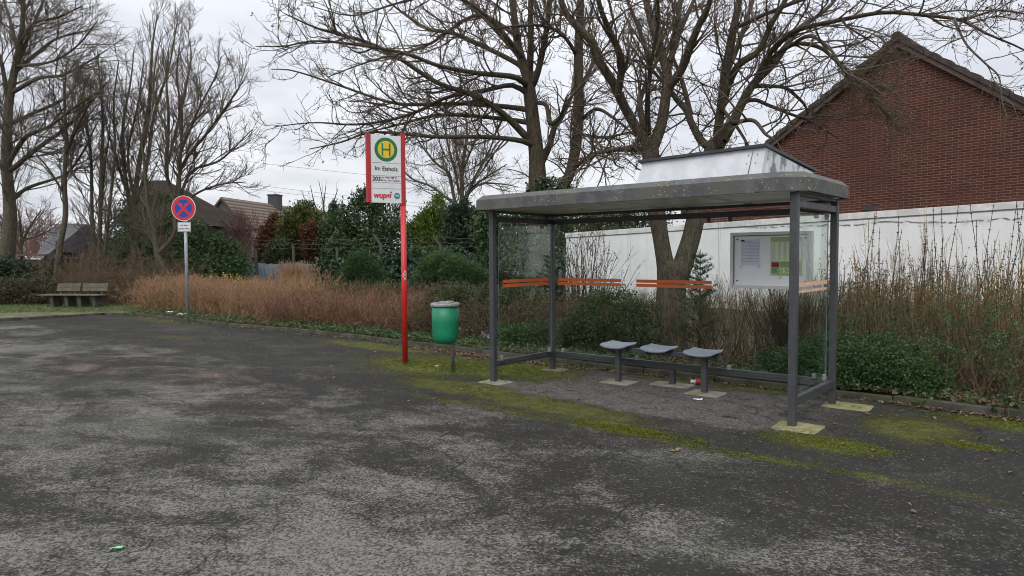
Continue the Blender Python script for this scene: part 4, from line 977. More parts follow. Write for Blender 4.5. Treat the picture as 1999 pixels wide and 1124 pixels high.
def maple_one():
    spec = [(0, 0, [(1052, 640, 36), (1052, 520, 32), (1050, 430, 29), (1050, 370, 27), (1048, 308, 22), (1039, 224, 19), (1032, 160, 17), (1031, 128, 13)]),
            (0, .5, [(1031, 150, 14), (1014, 100, 12), (1006, 50, 10), (1000, 0, 9), (990, -70, 6), (985, -150, 2.5)]),
            (0, -.5, [(1033, 150, 11), (1036, 90, 9), (1036, 0, 7), (1040, -80, 5), (1048, -150, 2)]),
            (0, -1.0, [(1038, 170, 10), (1050, 140, 9), (1065, 70, 8), (1073, 0, 7), (1080, -80, 5), (1085, -140, 2)]),
            (.1, .2, [(1062, 425, 20), (1082, 388, 17), (1108, 350, 15), (1122, 300, 15), (1130, 224, 14.5), (1129, 140, 13.5), (1131, 56, 12), (1135, -20, 9), (1142, -140, 3)]),
            (0, -2.2, [(1036, 276, 11), (984, 224, 9), (928, 187, 7.5), (853, 161, 6.5), (771, 108, 5.5), (704, 78, 4.5), (622, 56, 3), (555, 26, 1.5)]),
            (0, -3.0, [(1030, 168, 9), (1004, 150, 8), (928, 142, 6.5), (853, 127, 5.5), (779, 101, 4.5), (629, 80, 3), (555, 90, 2), (499, 90, 1.2)]),
            (0, -1.4, [(1032, 185, 8), (1000, 166, 7), (947, 176, 6), (872, 190, 5), (816, 217, 4.5), (756, 235, 3.6), (689, 243, 3), (614, 239, 2), (536, 247, 1.2)]),
            (0, -1.8, [(1044, 285, 9), (1015, 274, 7.5), (947, 267, 6), (853, 267, 5), (797, 262, 4), (723, 258, 3.2), (667, 277, 2.4), (603, 291, 1.3)]),
            (0, 1.2, [(1024, 140, 8), (1003, 120, 7), (891, 67, 5.5), (835, 56, 4.5), (780, 20, 3), (720, -30, 1.5)]),
            (0, 1.8, [(1022, 125, 8), (1005, 100, 7), (947, 37, 5.5), (910, 7, 4.5), (860, -40, 2)]),
            (0, .8, [(1034, 215, 8), (996, 209, 7), (910, 202, 5.5), (798, 204, 4.5), (742, 194, 3.8), (667, 168, 3), (573, 138, 2), (530, 135, 1.2)]),
            (0, 1.5, [(1038, 240, 8), (984, 232, 6), (891, 224, 5), (835, 228, 4), (779, 243, 3), (700, 262, 1.5)]),
            (0, -2.6, [(1018, 110, 7), (960, 40, 5.5), (880, -10, 4), (780, 5, 3), (690, 30, 2), (600, 10, 1)]),
            (0, 2.2, [(1010, 70, 6), (930, 30, 5), (830, 90, 3.5), (720, 120, 2.4), (640, 150, 1.2)]),
            (0, -.9, [(1040, 200, 6), (1066, 205, 6), (1074, 240, 7), (1092, 230, 5), (1110, 195, 4.5), (1150, 150, 3), (1175, 120, 1.5)]),
            (.1, 1.0, [(1056, 320, 10), (1072, 285, 9), (1082, 250, 8), (1098, 228, 5), (1116, 190, 3.5)]),
            (.2, -1.2, [(1133, 235, 6), (1165, 213, 5), (1200, 232, 3.8), (1235, 260, 2)]),
            (.2, -1.8, [(1118, 330, 7), (1140, 312, 6), (1165, 298, 5), (1200, 292, 4), (1250, 286, 2.5)]),
            (.2, 1.4, [(1131, 262, 5), (1180, 268, 4), (1230, 258, 3), (1275, 250, 1.5)]),
            (.2, 1.2, [(1130, 180, 7), (1150, 140, 6), (1158, 110, 5), (1150, 60, 3), (1160, 0, 2)]),
            (.2, -1.5, [(1128, 110, 6), (1100, 70, 5), (1060, 50, 4), (990, 52, 2.5), (930, 60, 1.2)])]
    t, P, R, lv = bare_tree('maple_tree', 'bare maple with ivy clad base and two tall trunks behind the shelter roof corner', spec, 13.8, LV_NEAR, 'bark', 'twig', 11, minz=2.75, buds=500, rs=.70)
    rng = RNG(12); bl = [blob(1046, 600, 46, 60, 13.6), blob(1048, 520, 40, 62, 13.65), blob(1052, 440, 33, 60, 13.65), blob(1062, 385, 30, 26, 13.7), blob(1090, 366, 22, 14, 13.9)]
    V, F = crown(bl, 520, 14, .075, .06, .10, rng, up=-.4, out=.8, rnd=.5, lo=.85); npmesh('ivy', V, F, 'ivy', t)
maple_one()
def maple_two():
    spec = [(0, 0, [(1308, 680, 44), (1309, 600, 39), (1311, 550, 37.5), (1313, 525, 40), (1314, 508, 30)]),
            (0, -.1, [(1306, 545, 28), (1300, 520, 24), (1296, 500, 21.5), (1289, 460, 20.5), (1282, 415, 22), (1273, 345, 22), (1270, 300, 21.5), (1268, 275, 20)]),
            (0, .1, [(1320, 545, 30), (1333, 515, 26), (1338, 500, 25), (1350, 460, 23.5), (1361, 410, 23), (1376, 345, 22), (1390, 300, 23), (1402, 276, 22)]),
            (0, -.8, [(1268, 285, 15), (1250, 262, 13), (1225, 220, 12), (1208, 185, 12), (1196, 160, 11.5), (1165, 112, 11), (1157, 84, 11), (1112, 36, 8.5), (1095, 0, 7), (1070, -60, 4), (1050, -120, 1.5)]),
            (-.4, -1.5, [(1206, 186, 9), (1213, 134, 9.5), (1207, 98, 9), (1182, 42, 7), (1168, 0, 6), (1150, -80, 2.5)]),
            (0, .3, [(1276, 285, 15), (1291, 241, 14), (1300, 182, 13), (1302, 140, 12.5), (1289, 98, 11), (1275, 56, 9.5), (1261, 0, 8), (1240, -90, 3)]),
            (.1, -1.0, [(1303, 175, 11), (1331, 134, 11), (1347, 92, 10), (1364, 50, 8.5), (1384, 8, 7), (1400, -70, 3)]),
            (.1, .9, [(1304, 140, 8), (1317, 84, 7.5), (1325, 28, 6), (1331, -20, 5), (1340, -110, 2)]),
            (.1, 1.4, [(1306, 120, 7), (1328, 60, 6.5), (1350, 10, 5), (1380, -60, 3)]),
            (.1, 1.2, [(1262, 262, 10), (1249, 210, 8), (1252, 185, 7), (1269, 150, 6), (1262, 100, 5.5), (1245, 50, 5), (1225, 0, 3.5), (1210, -60, 2)]),
            (.1, -1.6, [(1266, 262, 7), (1264, 200, 7), (1270, 130, 5), (1285, 40, 4), (1281, -30, 2.5)]),
            (0, .6, [(1290, 85, 7), (1283, 45, 6), (1281, 0, 5), (1278, -80, 2)]),
            (0, -1.6, [(1252, 292, 8), (1225, 290, 7), (1200, 292, 6), (1165, 300, 5), (1142, 318, 3.5), (1120, 345, 1.5)]),
            (0, 1.0, [(1398, 290, 12), (1372, 278, 10.5), (1350, 240, 9), (1340, 215, 8.5), (1322, 195, 7.5), (1310, 178, 6), (1285, 150, 4), (1262, 120, 2)]),
            (.5, 1.6, [(1348, 222, 7), (1335, 170, 6), (1325, 140, 5), (1310, 100, 3), (1300, 60, 1.5)]),
            (0, -.6, [(1402, 285, 14), (1402, 255, 12), (1409, 200, 11), (1415, 146, 11), (1424, 100, 11), (1431, 60, 10), (1443, 0, 8), (1455, -90, 3)]),
            (0, .6, [(1410, 275, 14), (1430, 240, 12.5), (1448, 202, 11), (1471, 163, 10), (1504, 132, 8.5), (1533, 92, 8), (1560, 56, 7), (1600, 28, 5), (1630, 0, 4), (1670, -60, 2)]),
            (.1, -.9, [(1412, 200, 10), (1424, 160, 9.5), (1445, 124, 9), (1482, 98, 8), (1504, 50, 7), (1533, 0, 6), (1560, -70, 2.5)]),
            (.1, 1.3, [(1416, 150, 7), (1440, 90, 6.5), (1460, 30, 5), (1478, -30, 3)]),
            (.3, -2.4, [(1474, 160, 8), (1498, 110, 7.5), (1537, 70, 7), (1570, 54, 6), (1650, 37, 5.2), (1725, 24, 5), (1800, 29, 4.4), (1875, 39, 4), (1925, 65, 3), (1999, 97, 2), (2040, 130, 1.2)]),
            (.3, -1.2, [(1480, 158, 7.5), (1504, 118, 6.5), (1550, 86, 5.5), (1600, 92, 5), (1630, 117, 4), (1660, 140, 3.6), (1690, 175, 3), (1725, 217, 2.4), (1758, 256, 1.2)]),
            (.2, .8, [(1466, 168, 6), (1500, 168, 5), (1532, 171, 4.6), (1555, 188, 4), (1572, 207, 3), (1580, 235, 1.5)]),
            (.2, .2, [(1450, 198, 6), (1475, 195, 5), (1500, 205, 4.4), (1542, 222, 3.8), (1582, 237, 3), (1637, 270, 1.5)]),
            (-2.2, -3.4, [(1864, 38, 3.2), (1868, 48, 3), (1887, 87, 2.6), (1925, 125, 2.3), (1950, 150, 2), (1957, 200, 1.5), (1968, 232, .8)]),
            (-2.2, -2.4, [(1883, 40, 3), (1920, 26, 2.6), (1950, 20, 2.2), (1999, 27, 1.4), (2040, 40, .8)]),
            (-.9, -1.2, [(1646, 38, 3), (1652, 50, 2.8), (1675, 65, 2.3), (1700, 80, 1.8), (1720, 95, 1)]),
            (-.4, -2.6, [(1545, 88, 5), (1580, 70, 4.5), (1620, 95, 3.8), (1650, 140, 3), (1690, 160, 2.2), (1730, 190, 1.2)]),
            (-.2, -1.0, [(1412, 215, 5), (1440, 250, 4), (1462, 290, 3), (1465, 330, 1.5)]),
            (-.4, -2.2, [(1430, 240, 6), (1470, 235, 5), (1495, 262, 4), (1515, 275, 2), (1530, 300, 1)]),
            (.2, -2.5, [(1424, 60, 6), (1500, 25, 5), (1600, -10, 4), (1720, -20, 3), (1850, 0, 1.5)])]
    t, P, R, lv = bare_tree('maple_tree', 'large bare maple forking into a V behind the shelter glass', spec, 11.8, LV_NEAR, 'bark', 'twig', 21, minz=2.7, buds=700, sides=11, rs=.76)
    # dense lichened sprays hanging before the gable
    rng = RNG(22); S = np.array([at(x, y, Yq) for x, y, Yq in ((1640, 128, 10.9), (1655, 140, 10.8), (1668, 150, 10.9), (1690, 175, 10.7), (1700, 190, 10.6), (1632, 120, 11.2), (1722, 214, 10.6))])
    s = np.repeat(S, 9, 0); D = np.array([.75, 0, -.35]) + rng.normal(0, .38, (len(s), 3)); L = rng.uniform(.35, 1.0, len(s))
    P1 = poly(s, D, L, 7, .16, -.02, rng); R1 = taper(np.full(len(s), .006), np.full(len(s), .003), 7)
    q = grow(P1, R1, [dict(dens=9, L=(.12, .4), rmin=.003, rmax=.004, n=4, gn=.25, up=0, t0=.1), dict(dens=9, L=(.05, .16), rmin=.0025, rmax=.003, n=3, gn=.3, up=0)], rng, None)
    V, F = join([tubes(P1, R1, 3)] + [tubes(*x) for x in q]); npmesh('hanging_sprays', V, F, 'twig_green', t)
    Q = q[-1][0]; pick = rng.choice(len(Q), 420); V, F = leaves(Q[pick, -1], rng.normal(size=(420, 3)), .035, .017, rng); npmesh('dry_leaves', V, F, 'paleleaf', t)
maple_two()
def LV_FAR(f=1.0, up=.07, d=1.0):
    return [dict(dens=3.4 * d, L=(1.0 * f, 2.7 * f), rmin=.011, rmax=.026, n=9, gn=.11, up=up, k=4, t0=.1, ang=.65),
            dict(dens=6.0 * d, L=(.5 * f, 1.5 * f), rmin=.0072, rmax=.011, n=7, gn=.15, up=up, ang=.65, tip=.6),
            dict(dens=9.0 * d, L=(.2 * f, .7 * f), rmin=.0055, rmax=.0065, n=4, gn=.2, up=up, ang=.65, tip=.7)]
def left_trees():
    G = 'bare trees behind the park bench'
    spec = [(0, 0, [(4, 590, 30), (14, 500, 25), (20, 420, 21), (15, 350, 18), (13, 300, 16.5), (16, 220, 14), (26, 150, 12), (38, 90, 9), (45, 30, 7), (40, -50, 4)]),
            (0, -1.5, [(18, 335, 9), (71, 291, 7.5), (123, 254, 6), (168, 209, 4), (209, 160, 2)]),
            (0, 1.5, [(20, 390, 7), (56, 366, 6), (112, 347, 4), (160, 325, 2)]),
            (0, -2.5, [(16, 320, 9), (49, 269, 7), (97, 246, 5.5), (146, 209, 4), (198, 176, 2)]),
            (0, 1.8, [(15, 245, 8), (67, 220, 6), (123, 194, 4.5), (160, 155, 2)]),
            (0, -1.2, [(24, 180, 8), (75, 153, 6), (123, 146, 4.5), (175, 119, 3), (209, 97, 1.5)]),
            (0, 2, [(30, 140, 7), (75, 101, 5.5), (112, 75, 4), (160, 63, 2)]),
            (0, -2, [(38, 85, 6), (67, 45, 5), (112, 34, 4), (160, 12, 2)]),
            (0, 1, [(28, 140, 7), (60, 60, 5.5), (85, 0, 4), (100, -60, 2)]),
            (0, -1, [(16, 200, 8), (0, 112, 6), (-30, 60, 4), (-50, 0, 2)]),
            (0, 1.5, [(15, 260, 7), (-40, 200, 5), (-90, 150, 3)]), (0, -1.5, [(14, 340, 7), (-30, 290, 5), (-80, 270, 3)]),
            (0, 2.2, [(34, 100, 6), (20, 40, 5), (0, -20, 3)]), (0, -2.2, [(30, 130, 6), (100, 120, 4), (150, 90, 3), (190, 40, 1.5)])]
    bare_tree('tall_tree', 'tall bare tree with the thickest trunk at the far left edge', spec, 26, LV_FAR(1, .03), 'bark2', 'twig2', 31, minz=3.0, group=G)
    spec = [(0, 0, [(106, 585, 10), (112, 520, 10), (119, 470, 9.5), (128, 420, 9), (126, 370, 8), (127, 330, 7), (130, 280, 6), (128, 240, 5), (126, 190, 4), (130, 120, 2)]),
            (0, -1, [(128, 300, 5), (150, 250, 4), (178, 195, 2)]), (0, 1, [(127, 275, 4), (110, 220, 3), (104, 165, 1.5)]), (0, .8, [(127, 345, 5), (160, 300, 3.5), (192, 235, 2)]), (0, -.8, [(126, 380, 4), (95, 330, 3), (70, 300, 1.5)])]
    bare_tree('slender_tree', 'slender bare tree with one curved thin trunk right of the thickest trunk', spec, 25, LV_FAR(.75, .06), 'bark2', 'twig2', 32, minz=3.4, group=G)
    spec = [(0, 0, [(192, 575, 8), (195, 450, 7), (198, 330, 6), (201, 240, 5), (196, 165, 3), (190, 100, 1.5)]),
            (0, 1, [(186, 575, 6), (180, 420, 5.5), (177, 300, 5), (165, 220, 3.5), (150, 140, 1.5)]),
            (0, -1, [(198, 560, 6), (212, 420, 5), (224, 300, 4.5), (222, 200, 3), (232, 120, 1.5)]),
            (0, .6, [(196, 420, 4), (206, 320, 3), (215, 240, 2), (210, 160, 1)])]
    bare_tree('slim_stemmed_tree', 'bare tree of several slim straight stems left of the dark roof', spec, 25.5, LV_FAR(.7, .11, .9), 'bark2', 'twig2', 33, minz=1.0, group=G)
    spec = [(0, 0, [(262, 580, 12), (262, 450, 11), (264, 380, 9.5), (275, 300, 8), (290, 220, 6.5), (295, 130, 4.5), (300, 70, 3), (309, 25, 1.4)]),
            (0, 1.4, [(262, 450, 7), (246, 350, 6), (240, 250, 5), (255, 160, 3), (262, 95, 1.5)]),
            (0, -1.4, [(264, 400, 6.5), (285, 330, 6), (300, 230, 5), (330, 130, 3), (346, 45, 1.4)]),
            (0, -.8, [(262, 390, 5), (250, 300, 4), (270, 200, 3), (281, 115, 1.5)]),
            (0, 1.0, [(264, 420, 5), (236, 340, 4), (212, 260, 3), (195, 190, 1.5)])]
    bare_tree('upright_tree', 'upright bare tree with mossy stem rising before the dark brown roof', spec, 26, LV_FAR(.75, .12, 1.0), 'bark2', 'twig2', 34, minz=.9, group=G)
    spec = [(0, 0, [(322, 560, 13), (319, 534, 12.5), (308, 499, 12), (305, 471, 10), (299, 440, 7.5), (288, 397, 6.5), (285, 354, 5.5), (278, 290, 4), (268, 220, 2)]),
            (0, -.3, [(308, 495, 10), (325, 478, 8), (339, 460, 7.5), (343, 425, 7), (338, 380, 6.5), (326, 340, 6), (329, 224, 5), (325, 160, 3.5), (330, 90, 1.5)]),
            (0, -1.2, [(340, 440, 6.5), (350, 390, 6), (351, 336, 5.5), (355, 224, 4.5), (345, 150, 3), (352, 80, 1.3)]),
            (0, -2, [(346, 400, 6), (355, 325, 5.5), (403, 261, 4.5), (441, 209, 3.5), (474, 160, 1.5)]),
            (0, 1, [(344, 410, 5.5), (373, 336, 4.5), (430, 312, 3.5), (493, 252, 1.5)]),
            (0, 1.6, [(328, 320, 5), (359, 187, 4), (373, 112, 2.6), (366, 60, 1.2)]),
            (0, .8, [(342, 420, 5), (380, 380, 4), (430, 360, 3), (480, 355, 1.5)]),
            (0, -1.5, [(352, 300, 4.5), (385, 220, 3.6), (420, 150, 2.4), (432, 110, 1.2)]),
            (0, .5, [(330, 260, 4), (300, 190, 3), (306, 110, 2), (318, 60, 1)])]
    bare_tree('forked_tree', 'wide bare tree with a low forked trunk left of the no stopping sign', spec, 24, LV_FAR(.72, .08, 1.15), 'bark2', 'twig2', 35, minz=1.0, group=G)
    spec = [(0, 0, [(901, 520, 10), (901, 440, 9), (902, 399, 8.5), (902, 334, 6.5), (907, 300, 5.5), (912, 262, 4), (908, 215, 2)]),
            (0, 2, [(896, 420, 7), (885, 379, 6), (877, 339, 5), (852, 319, 4), (825, 287, 3), (800, 250, 1.5)]), (0, -2, [(904, 405, 7), (919, 364, 6), (942, 319, 4.5), (959, 285, 3), (972, 240, 1.5)]),
            (0, -1, [(897, 380, 5), (887, 329, 4.5), (875, 285, 3.5), (865, 235, 1.8)]), (0, 1.5, [(896, 400, 5), (880, 392, 5), (842, 364, 4), (805, 349, 3), (780, 325, 1.5)]),
            (0, 1, [(906, 400, 5), (914, 379, 4.5), (939, 359, 4), (979, 359, 2.5), (1012, 365, 1.2)]), (0, -2, [(904, 330, 4), (925, 280, 3), (940, 230, 1.5)]),
            (0, 2.5, [(900, 340, 4), (890, 280, 3.2), (893, 220, 1.5)]), (0, -2.5, [(915, 370, 4), (950, 345, 3), (990, 320, 1.5)])]
    bare_tree('round_tree', 'small round crowned bare tree standing between sign and shelter behind the thujas', spec, 36, LV_FAR(.85, .05, 1.0), 'bark2', 'twig2', 36, minz=3.2)
    spec = [(0, 0, [(632, 500, 4), (633, 430, 3.5), (632, 400, 2.5), (636, 362, 1)]), (0, .6, [(633, 430, 2.5), (615, 400, 2), (606, 362, 1)]), (0, -.6, [(633, 425, 2.5), (650, 395, 2), (660, 368, 1)]), (0, .3, [(633, 420, 2), (600, 395, 1.6), (588, 372, .8)]), (0, -.3, [(633, 410, 2), (628, 380, 1.5), (622, 352, .8)])]
    bare_tree('young_bare_tree', 'thin whippy young tree above the evergreens left of the bus stop sign', spec, 33, [dict(dens=1.6, L=(.4, 1.0), rmin=.008, rmax=.012, n=6, gn=.1, up=.12, ang=.5), dict(dens=2, L=(.2, .5), rmin=.006, rmax=.008, n=4, gn=.12, up=.1)], 'bark2', 'twig2', 37, minz=1.9)
    spec = [(0, 0, [(40, 540, 6), (42, 480, 5), (40, 440, 4), (36, 410, 2)]), (0, 1, [(42, 480, 3.5), (60, 440, 3), (80, 410, 1.5)]), (0, -1, [(42, 490, 3.5), (20, 445, 3), (5, 420, 1.5)]), (0, .5, [(44, 470, 3), (95, 450, 2), (120, 430, 1)])]
    bare_tree('reddish_tree', 'small reddish twigged tree beside the thickest trunk at far left', spec, 34, LV_FAR(.7, .05, 1.5), 'bark2', 'twig3', 38, minz=2.2)
    spec = [(0, 0, [(478, 520, 5), (478, 480, 4), (474, 450, 3), (470, 425, 1.5)]), (0, 1, [(478, 485, 3), (495, 460, 2.4), (505, 440, 1.2)]), (0, -1, [(478, 480, 3), (460, 455, 2.4), (450, 435, 1.2)])]
    bare_tree('pink_budded_bush', 'pinkish budding bush before the brown pantiled roof', spec, 34, LV_FAR(.55, .05, 2.0), 'bark2', 'twig3', 39, minz=1.6)
left_trees()
# ------------------------------------------------------------------ evergreens and hedges
def shrub(name, label, blobs, mat, seed, ncl, nlf, L, Wd, cr, cat='shrub', group=None, stem='darktwig', floor=.06, **kw):
    rng = RNG(seed); c0 = blobs[0][0]; base = np.array([np.mean([c[0] for c, r in blobs]), np.mean([c[1] for c, r in blobs]), .06])
    t = thing(name, base, label, cat, group)
    V, F = crown(blobs, ncl, nlf, L, Wd, cr, rng, floor=floor, **kw); npmesh('foliage', V, F, mat, t)
    # woody stems from the ground into every mass
    S, D, Ls = [], [], []
    for c, r in blobs:
        for k in range(5):
            b = np.array([c[0] + rng.normal() * r[0] * .25, c[1] + rng.normal() * r[1] * .25, .0]); e = c + rng.normal(size=3) * r * .45
            S.append(b); D.append(e - b); Ls.append(np.linalg.norm(e - b))
    P = poly(np.array(S), np.array(D), np.array(Ls), 6, .06, .02, rng); V, F = tubes(P, taper(np.full(len(P), .02), np.full(len(P), .007), 6), 5)
    npmesh('stems', V, F, stem, t); return t
def evergreens():
    shrub('cypress', 'rounded olive green cypress beyond the blue fence', [blob(590, 438, 40, 40, 29), blob(575, 478, 32, 45, 29), blob(612, 474, 30, 45, 29), blob(592, 520, 38, 45, 29)], 'olive', 51, 800, 26, .15, .045, .17, up=.35, lo=.55)
    shrub('brown_cypress', 'rusty brown dead patch of cypress in front of the olive cypress', [blob(607, 470, 17, 36, 27.9)], 'rust', 52, 170, 24, .14, .05, .13, up=.3, lo=.5)
    shrub('brown_conifer', 'rusty brown conifer left of the olive cypress', [blob(522, 482, 17, 46, 30), blob(536, 452, 13, 34, 30), blob(512, 505, 14, 30, 30)], 'rust', 53, 280, 24, .15, .05, .14, up=.35, lo=.5)
    shrub('low_evergreen', 'small green evergreen at the foot of the rusty conifer', [blob(548, 492, 24, 26, 28), blob(540, 520, 24, 22, 28)], 'privet', 54, 180, 24, .13, .05, .15, lo=.5)
    shrub('laurel_bush', 'large glossy cherry laurel behind the bus stop sign', [blob(668, 455, 36, 48, 27.8), blob(712, 425, 40, 50, 27.6), blob(752, 430, 34, 50, 27.6), blob(768, 480, 34, 45, 27.2), blob(700, 490, 60, 40, 27.2), blob(722, 392, 20, 22, 27.7), blob(640, 470, 22, 34, 28)], 'laurel', 55, 900, 16, .17, .065, .24, up=.25, lo=.45)
    shrub('spruce', 'dark narrow spruce tip left of the laurel', [blob(652, 440, 16, 26, 33), blob(652, 418, 10, 20, 33), blob(652, 400, 5, 12, 33), blob(653, 480, 20, 40, 33)], 'darkthuja', 56, 240, 22, .18, .035, .14, cat='conifer', up=.2)
    shrub('thuja', 'yellow green thuja between laurel and dark thuja', [blob(852, 430, 22, 45, 28), blob(832, 452, 26, 42, 28), blob(870, 455, 20, 45, 28), blob(842, 495, 46, 45, 27.8), blob(812, 470, 20, 34, 28)], 'limegreen', 57, 720, 24, .17, .05, .18, cat='conifer', up=.7, out=.7, lo=.5)
    shrub('thuja', 'dark green columnar thuja left of the shelter roof', [blob(886, 450, 20, 50, 26.6), blob(908, 440, 20, 52, 26.6), blob(926, 460, 18, 52, 26.4), blob(905, 500, 42, 50, 26.5)], 'darkthuja', 58, 650, 26, .19, .045, .17, cat='conifer', up=-.35, out=.5, lo=.55)
    shrub('laurel_bush', 'bright green laurel seen through the left shelter glass', [blob(950, 455, 22, 46, 24), blob(975, 470, 30, 50, 24.2), blob(1010, 460, 34, 46, 24.4), blob(990, 500, 50, 40, 23.8)], 'laurel', 59, 520, 16, .16, .07, .22, up=.1, lo=.45)
    shrub('evergreen_hedge', 'dark evergreen hedge above the left end of the white wall', [blob(1085, 440, 30, 40, 31), blob(1130, 428, 45, 30, 31), blob(1190, 428, 50, 24, 31.5), blob(1245, 425, 40, 22, 31.5), blob(1290, 428, 30, 20, 31.5), blob(1075, 490, 30, 50, 30), blob(1160, 460, 90, 40, 31.5)], 'privet', 60, 700, 18, .17, .06, .22, cat='hedge', lo=.5)
    shrub('laurel_bush', 'broad dark laurel to the right of the no stopping sign', [blob(400, 498, 45, 42, 26.5), blob(436, 505, 36, 38, 26.2), blob(378, 472, 30, 36, 26.8), blob(350, 505, 30, 40, 26.6), blob(455, 522, 32, 26, 25.8), blob(415, 530, 50, 24, 25.5)], 'laurel', 61, 750, 16, .15, .06, .22, up=.1, lo=.45)
    shrub('holly_bush', 'dark green bush behind the forked trunk', [blob(285, 508, 36, 38, 27), blob(255, 520, 28, 30, 27), blob(300, 540, 36, 20, 26)], 'juniper', 62, 320, 18, .15, .06, .2, lo=.5)
    shrub('holly_tree', 'ragged dark evergreen behind the bare stems left of the no stopping sign', [blob(232, 440, 30, 42, 31), blob(268, 425, 32, 48, 31), blob(308, 415, 28, 42, 32), blob(345, 445, 26, 40, 32), blob(250, 485, 50, 35, 30)], 'juniper', 68, 260, 18, .17, .06, .24, lo=.3)
    shrub('ivy_thicket', 'dark ivy thicket round the foot of the thickest trunk', [blob(30, 545, 42, 36, 25.2), blob(-20, 540, 40, 40, 25.2), blob(85, 545, 34, 30, 25.4), blob(58, 568, 45, 22, 24.6)], 'darkthuja', 63, 380, 18, .15, .06, .2, lo=.5)
    # ivy hanging over the screen fence
    shrub('ivy_cover', 'dark ivy smothering the screen fence left and right of the red pole', [(at(x, 527, Yf), np.array([rx * Yf / FPX, .28, rz * Yf / FPX])) for x, Yf, rx, rz in ((640, 26.4, 26, 24), (690, 26.1, 34, 26), (752, 25.9, 34, 34), (800, 25.6, 34, 38), (850, 25.4, 30, 32), (900, 25.1, 36, 36), (950, 24.9, 34, 36), (1000, 24.8, 30, 30))], 'ivy', 64, 800, 15, .13, .10, .17, cat='ivy', up=-.35, lo=.6)
    shrub('juniper', 'dark spiky juniper behind the hedge left of the red pole', [blob(705, 520, 32, 28, 22.5), blob(685, 538, 26, 22, 22.3), blob(730, 538, 28, 22, 22.4)], 'juniper', 65, 300, 60, .11, .014, .13, up=.4, out=.9, rnd=.6)
    shrub('juniper', 'wide feathery juniper behind the hedge right of the red pole', [blob(862, 520, 38, 28, 20), blob(895, 530, 36, 26, 19.6), blob(838, 535, 28, 24, 20), blob(925, 540, 26, 20, 19.4)], 'cotoneaster', 66, 430, 60, .11, .014, .13, up=.35, out=.9, rnd=.6)
    shrub('clipped_hedge', 'low clipped green brown hedge behind the bench at far left', [(at(x, 587, 23.6) * np.array([1, 1, 0]) + np.array([0, 0, .45]), np.array([.75, .5, .42])) for x in range(-70, 120, 32)], 'drab', 67, 620, 18, .09, .035, .12, cat='hedge', lo=.6)
evergreens()
def twig_thing(name, label, cat, base, H, mat, seed, group=None, leafy=None, **kw):
    rng = RNG(seed); (V, F), P, Q = stems(base, H, rng, **kw)
    c = base.mean(0); t = thing(name, (c[0], c[1], .06), label, cat, group)
    npmesh('stems', V, F, mat, t)
    if leafy:
        m2, n, L, Wd, zlo = leafy; k = rng.integers(0, len(Q), n); j = rng.integers(1, Q.shape[1], n); C = Q[k, j] + rng.normal(size=(n, 3)) * .015
        ok = C[:, 2] > zlo; V, F = leaves(C[ok], rng.normal(size=(ok.sum(), 3)) + np.array([0, 0, .4]), L, Wd, rng); npmesh('leaves', V, F, m2, t)
    return t
def scat(n, s0, s1, t0, t1, rng, z=.08): return np.array([W(s, t, z) for s, t in zip(rng.uniform(s0, s1, n), rng.uniform(t0, t1, n))])
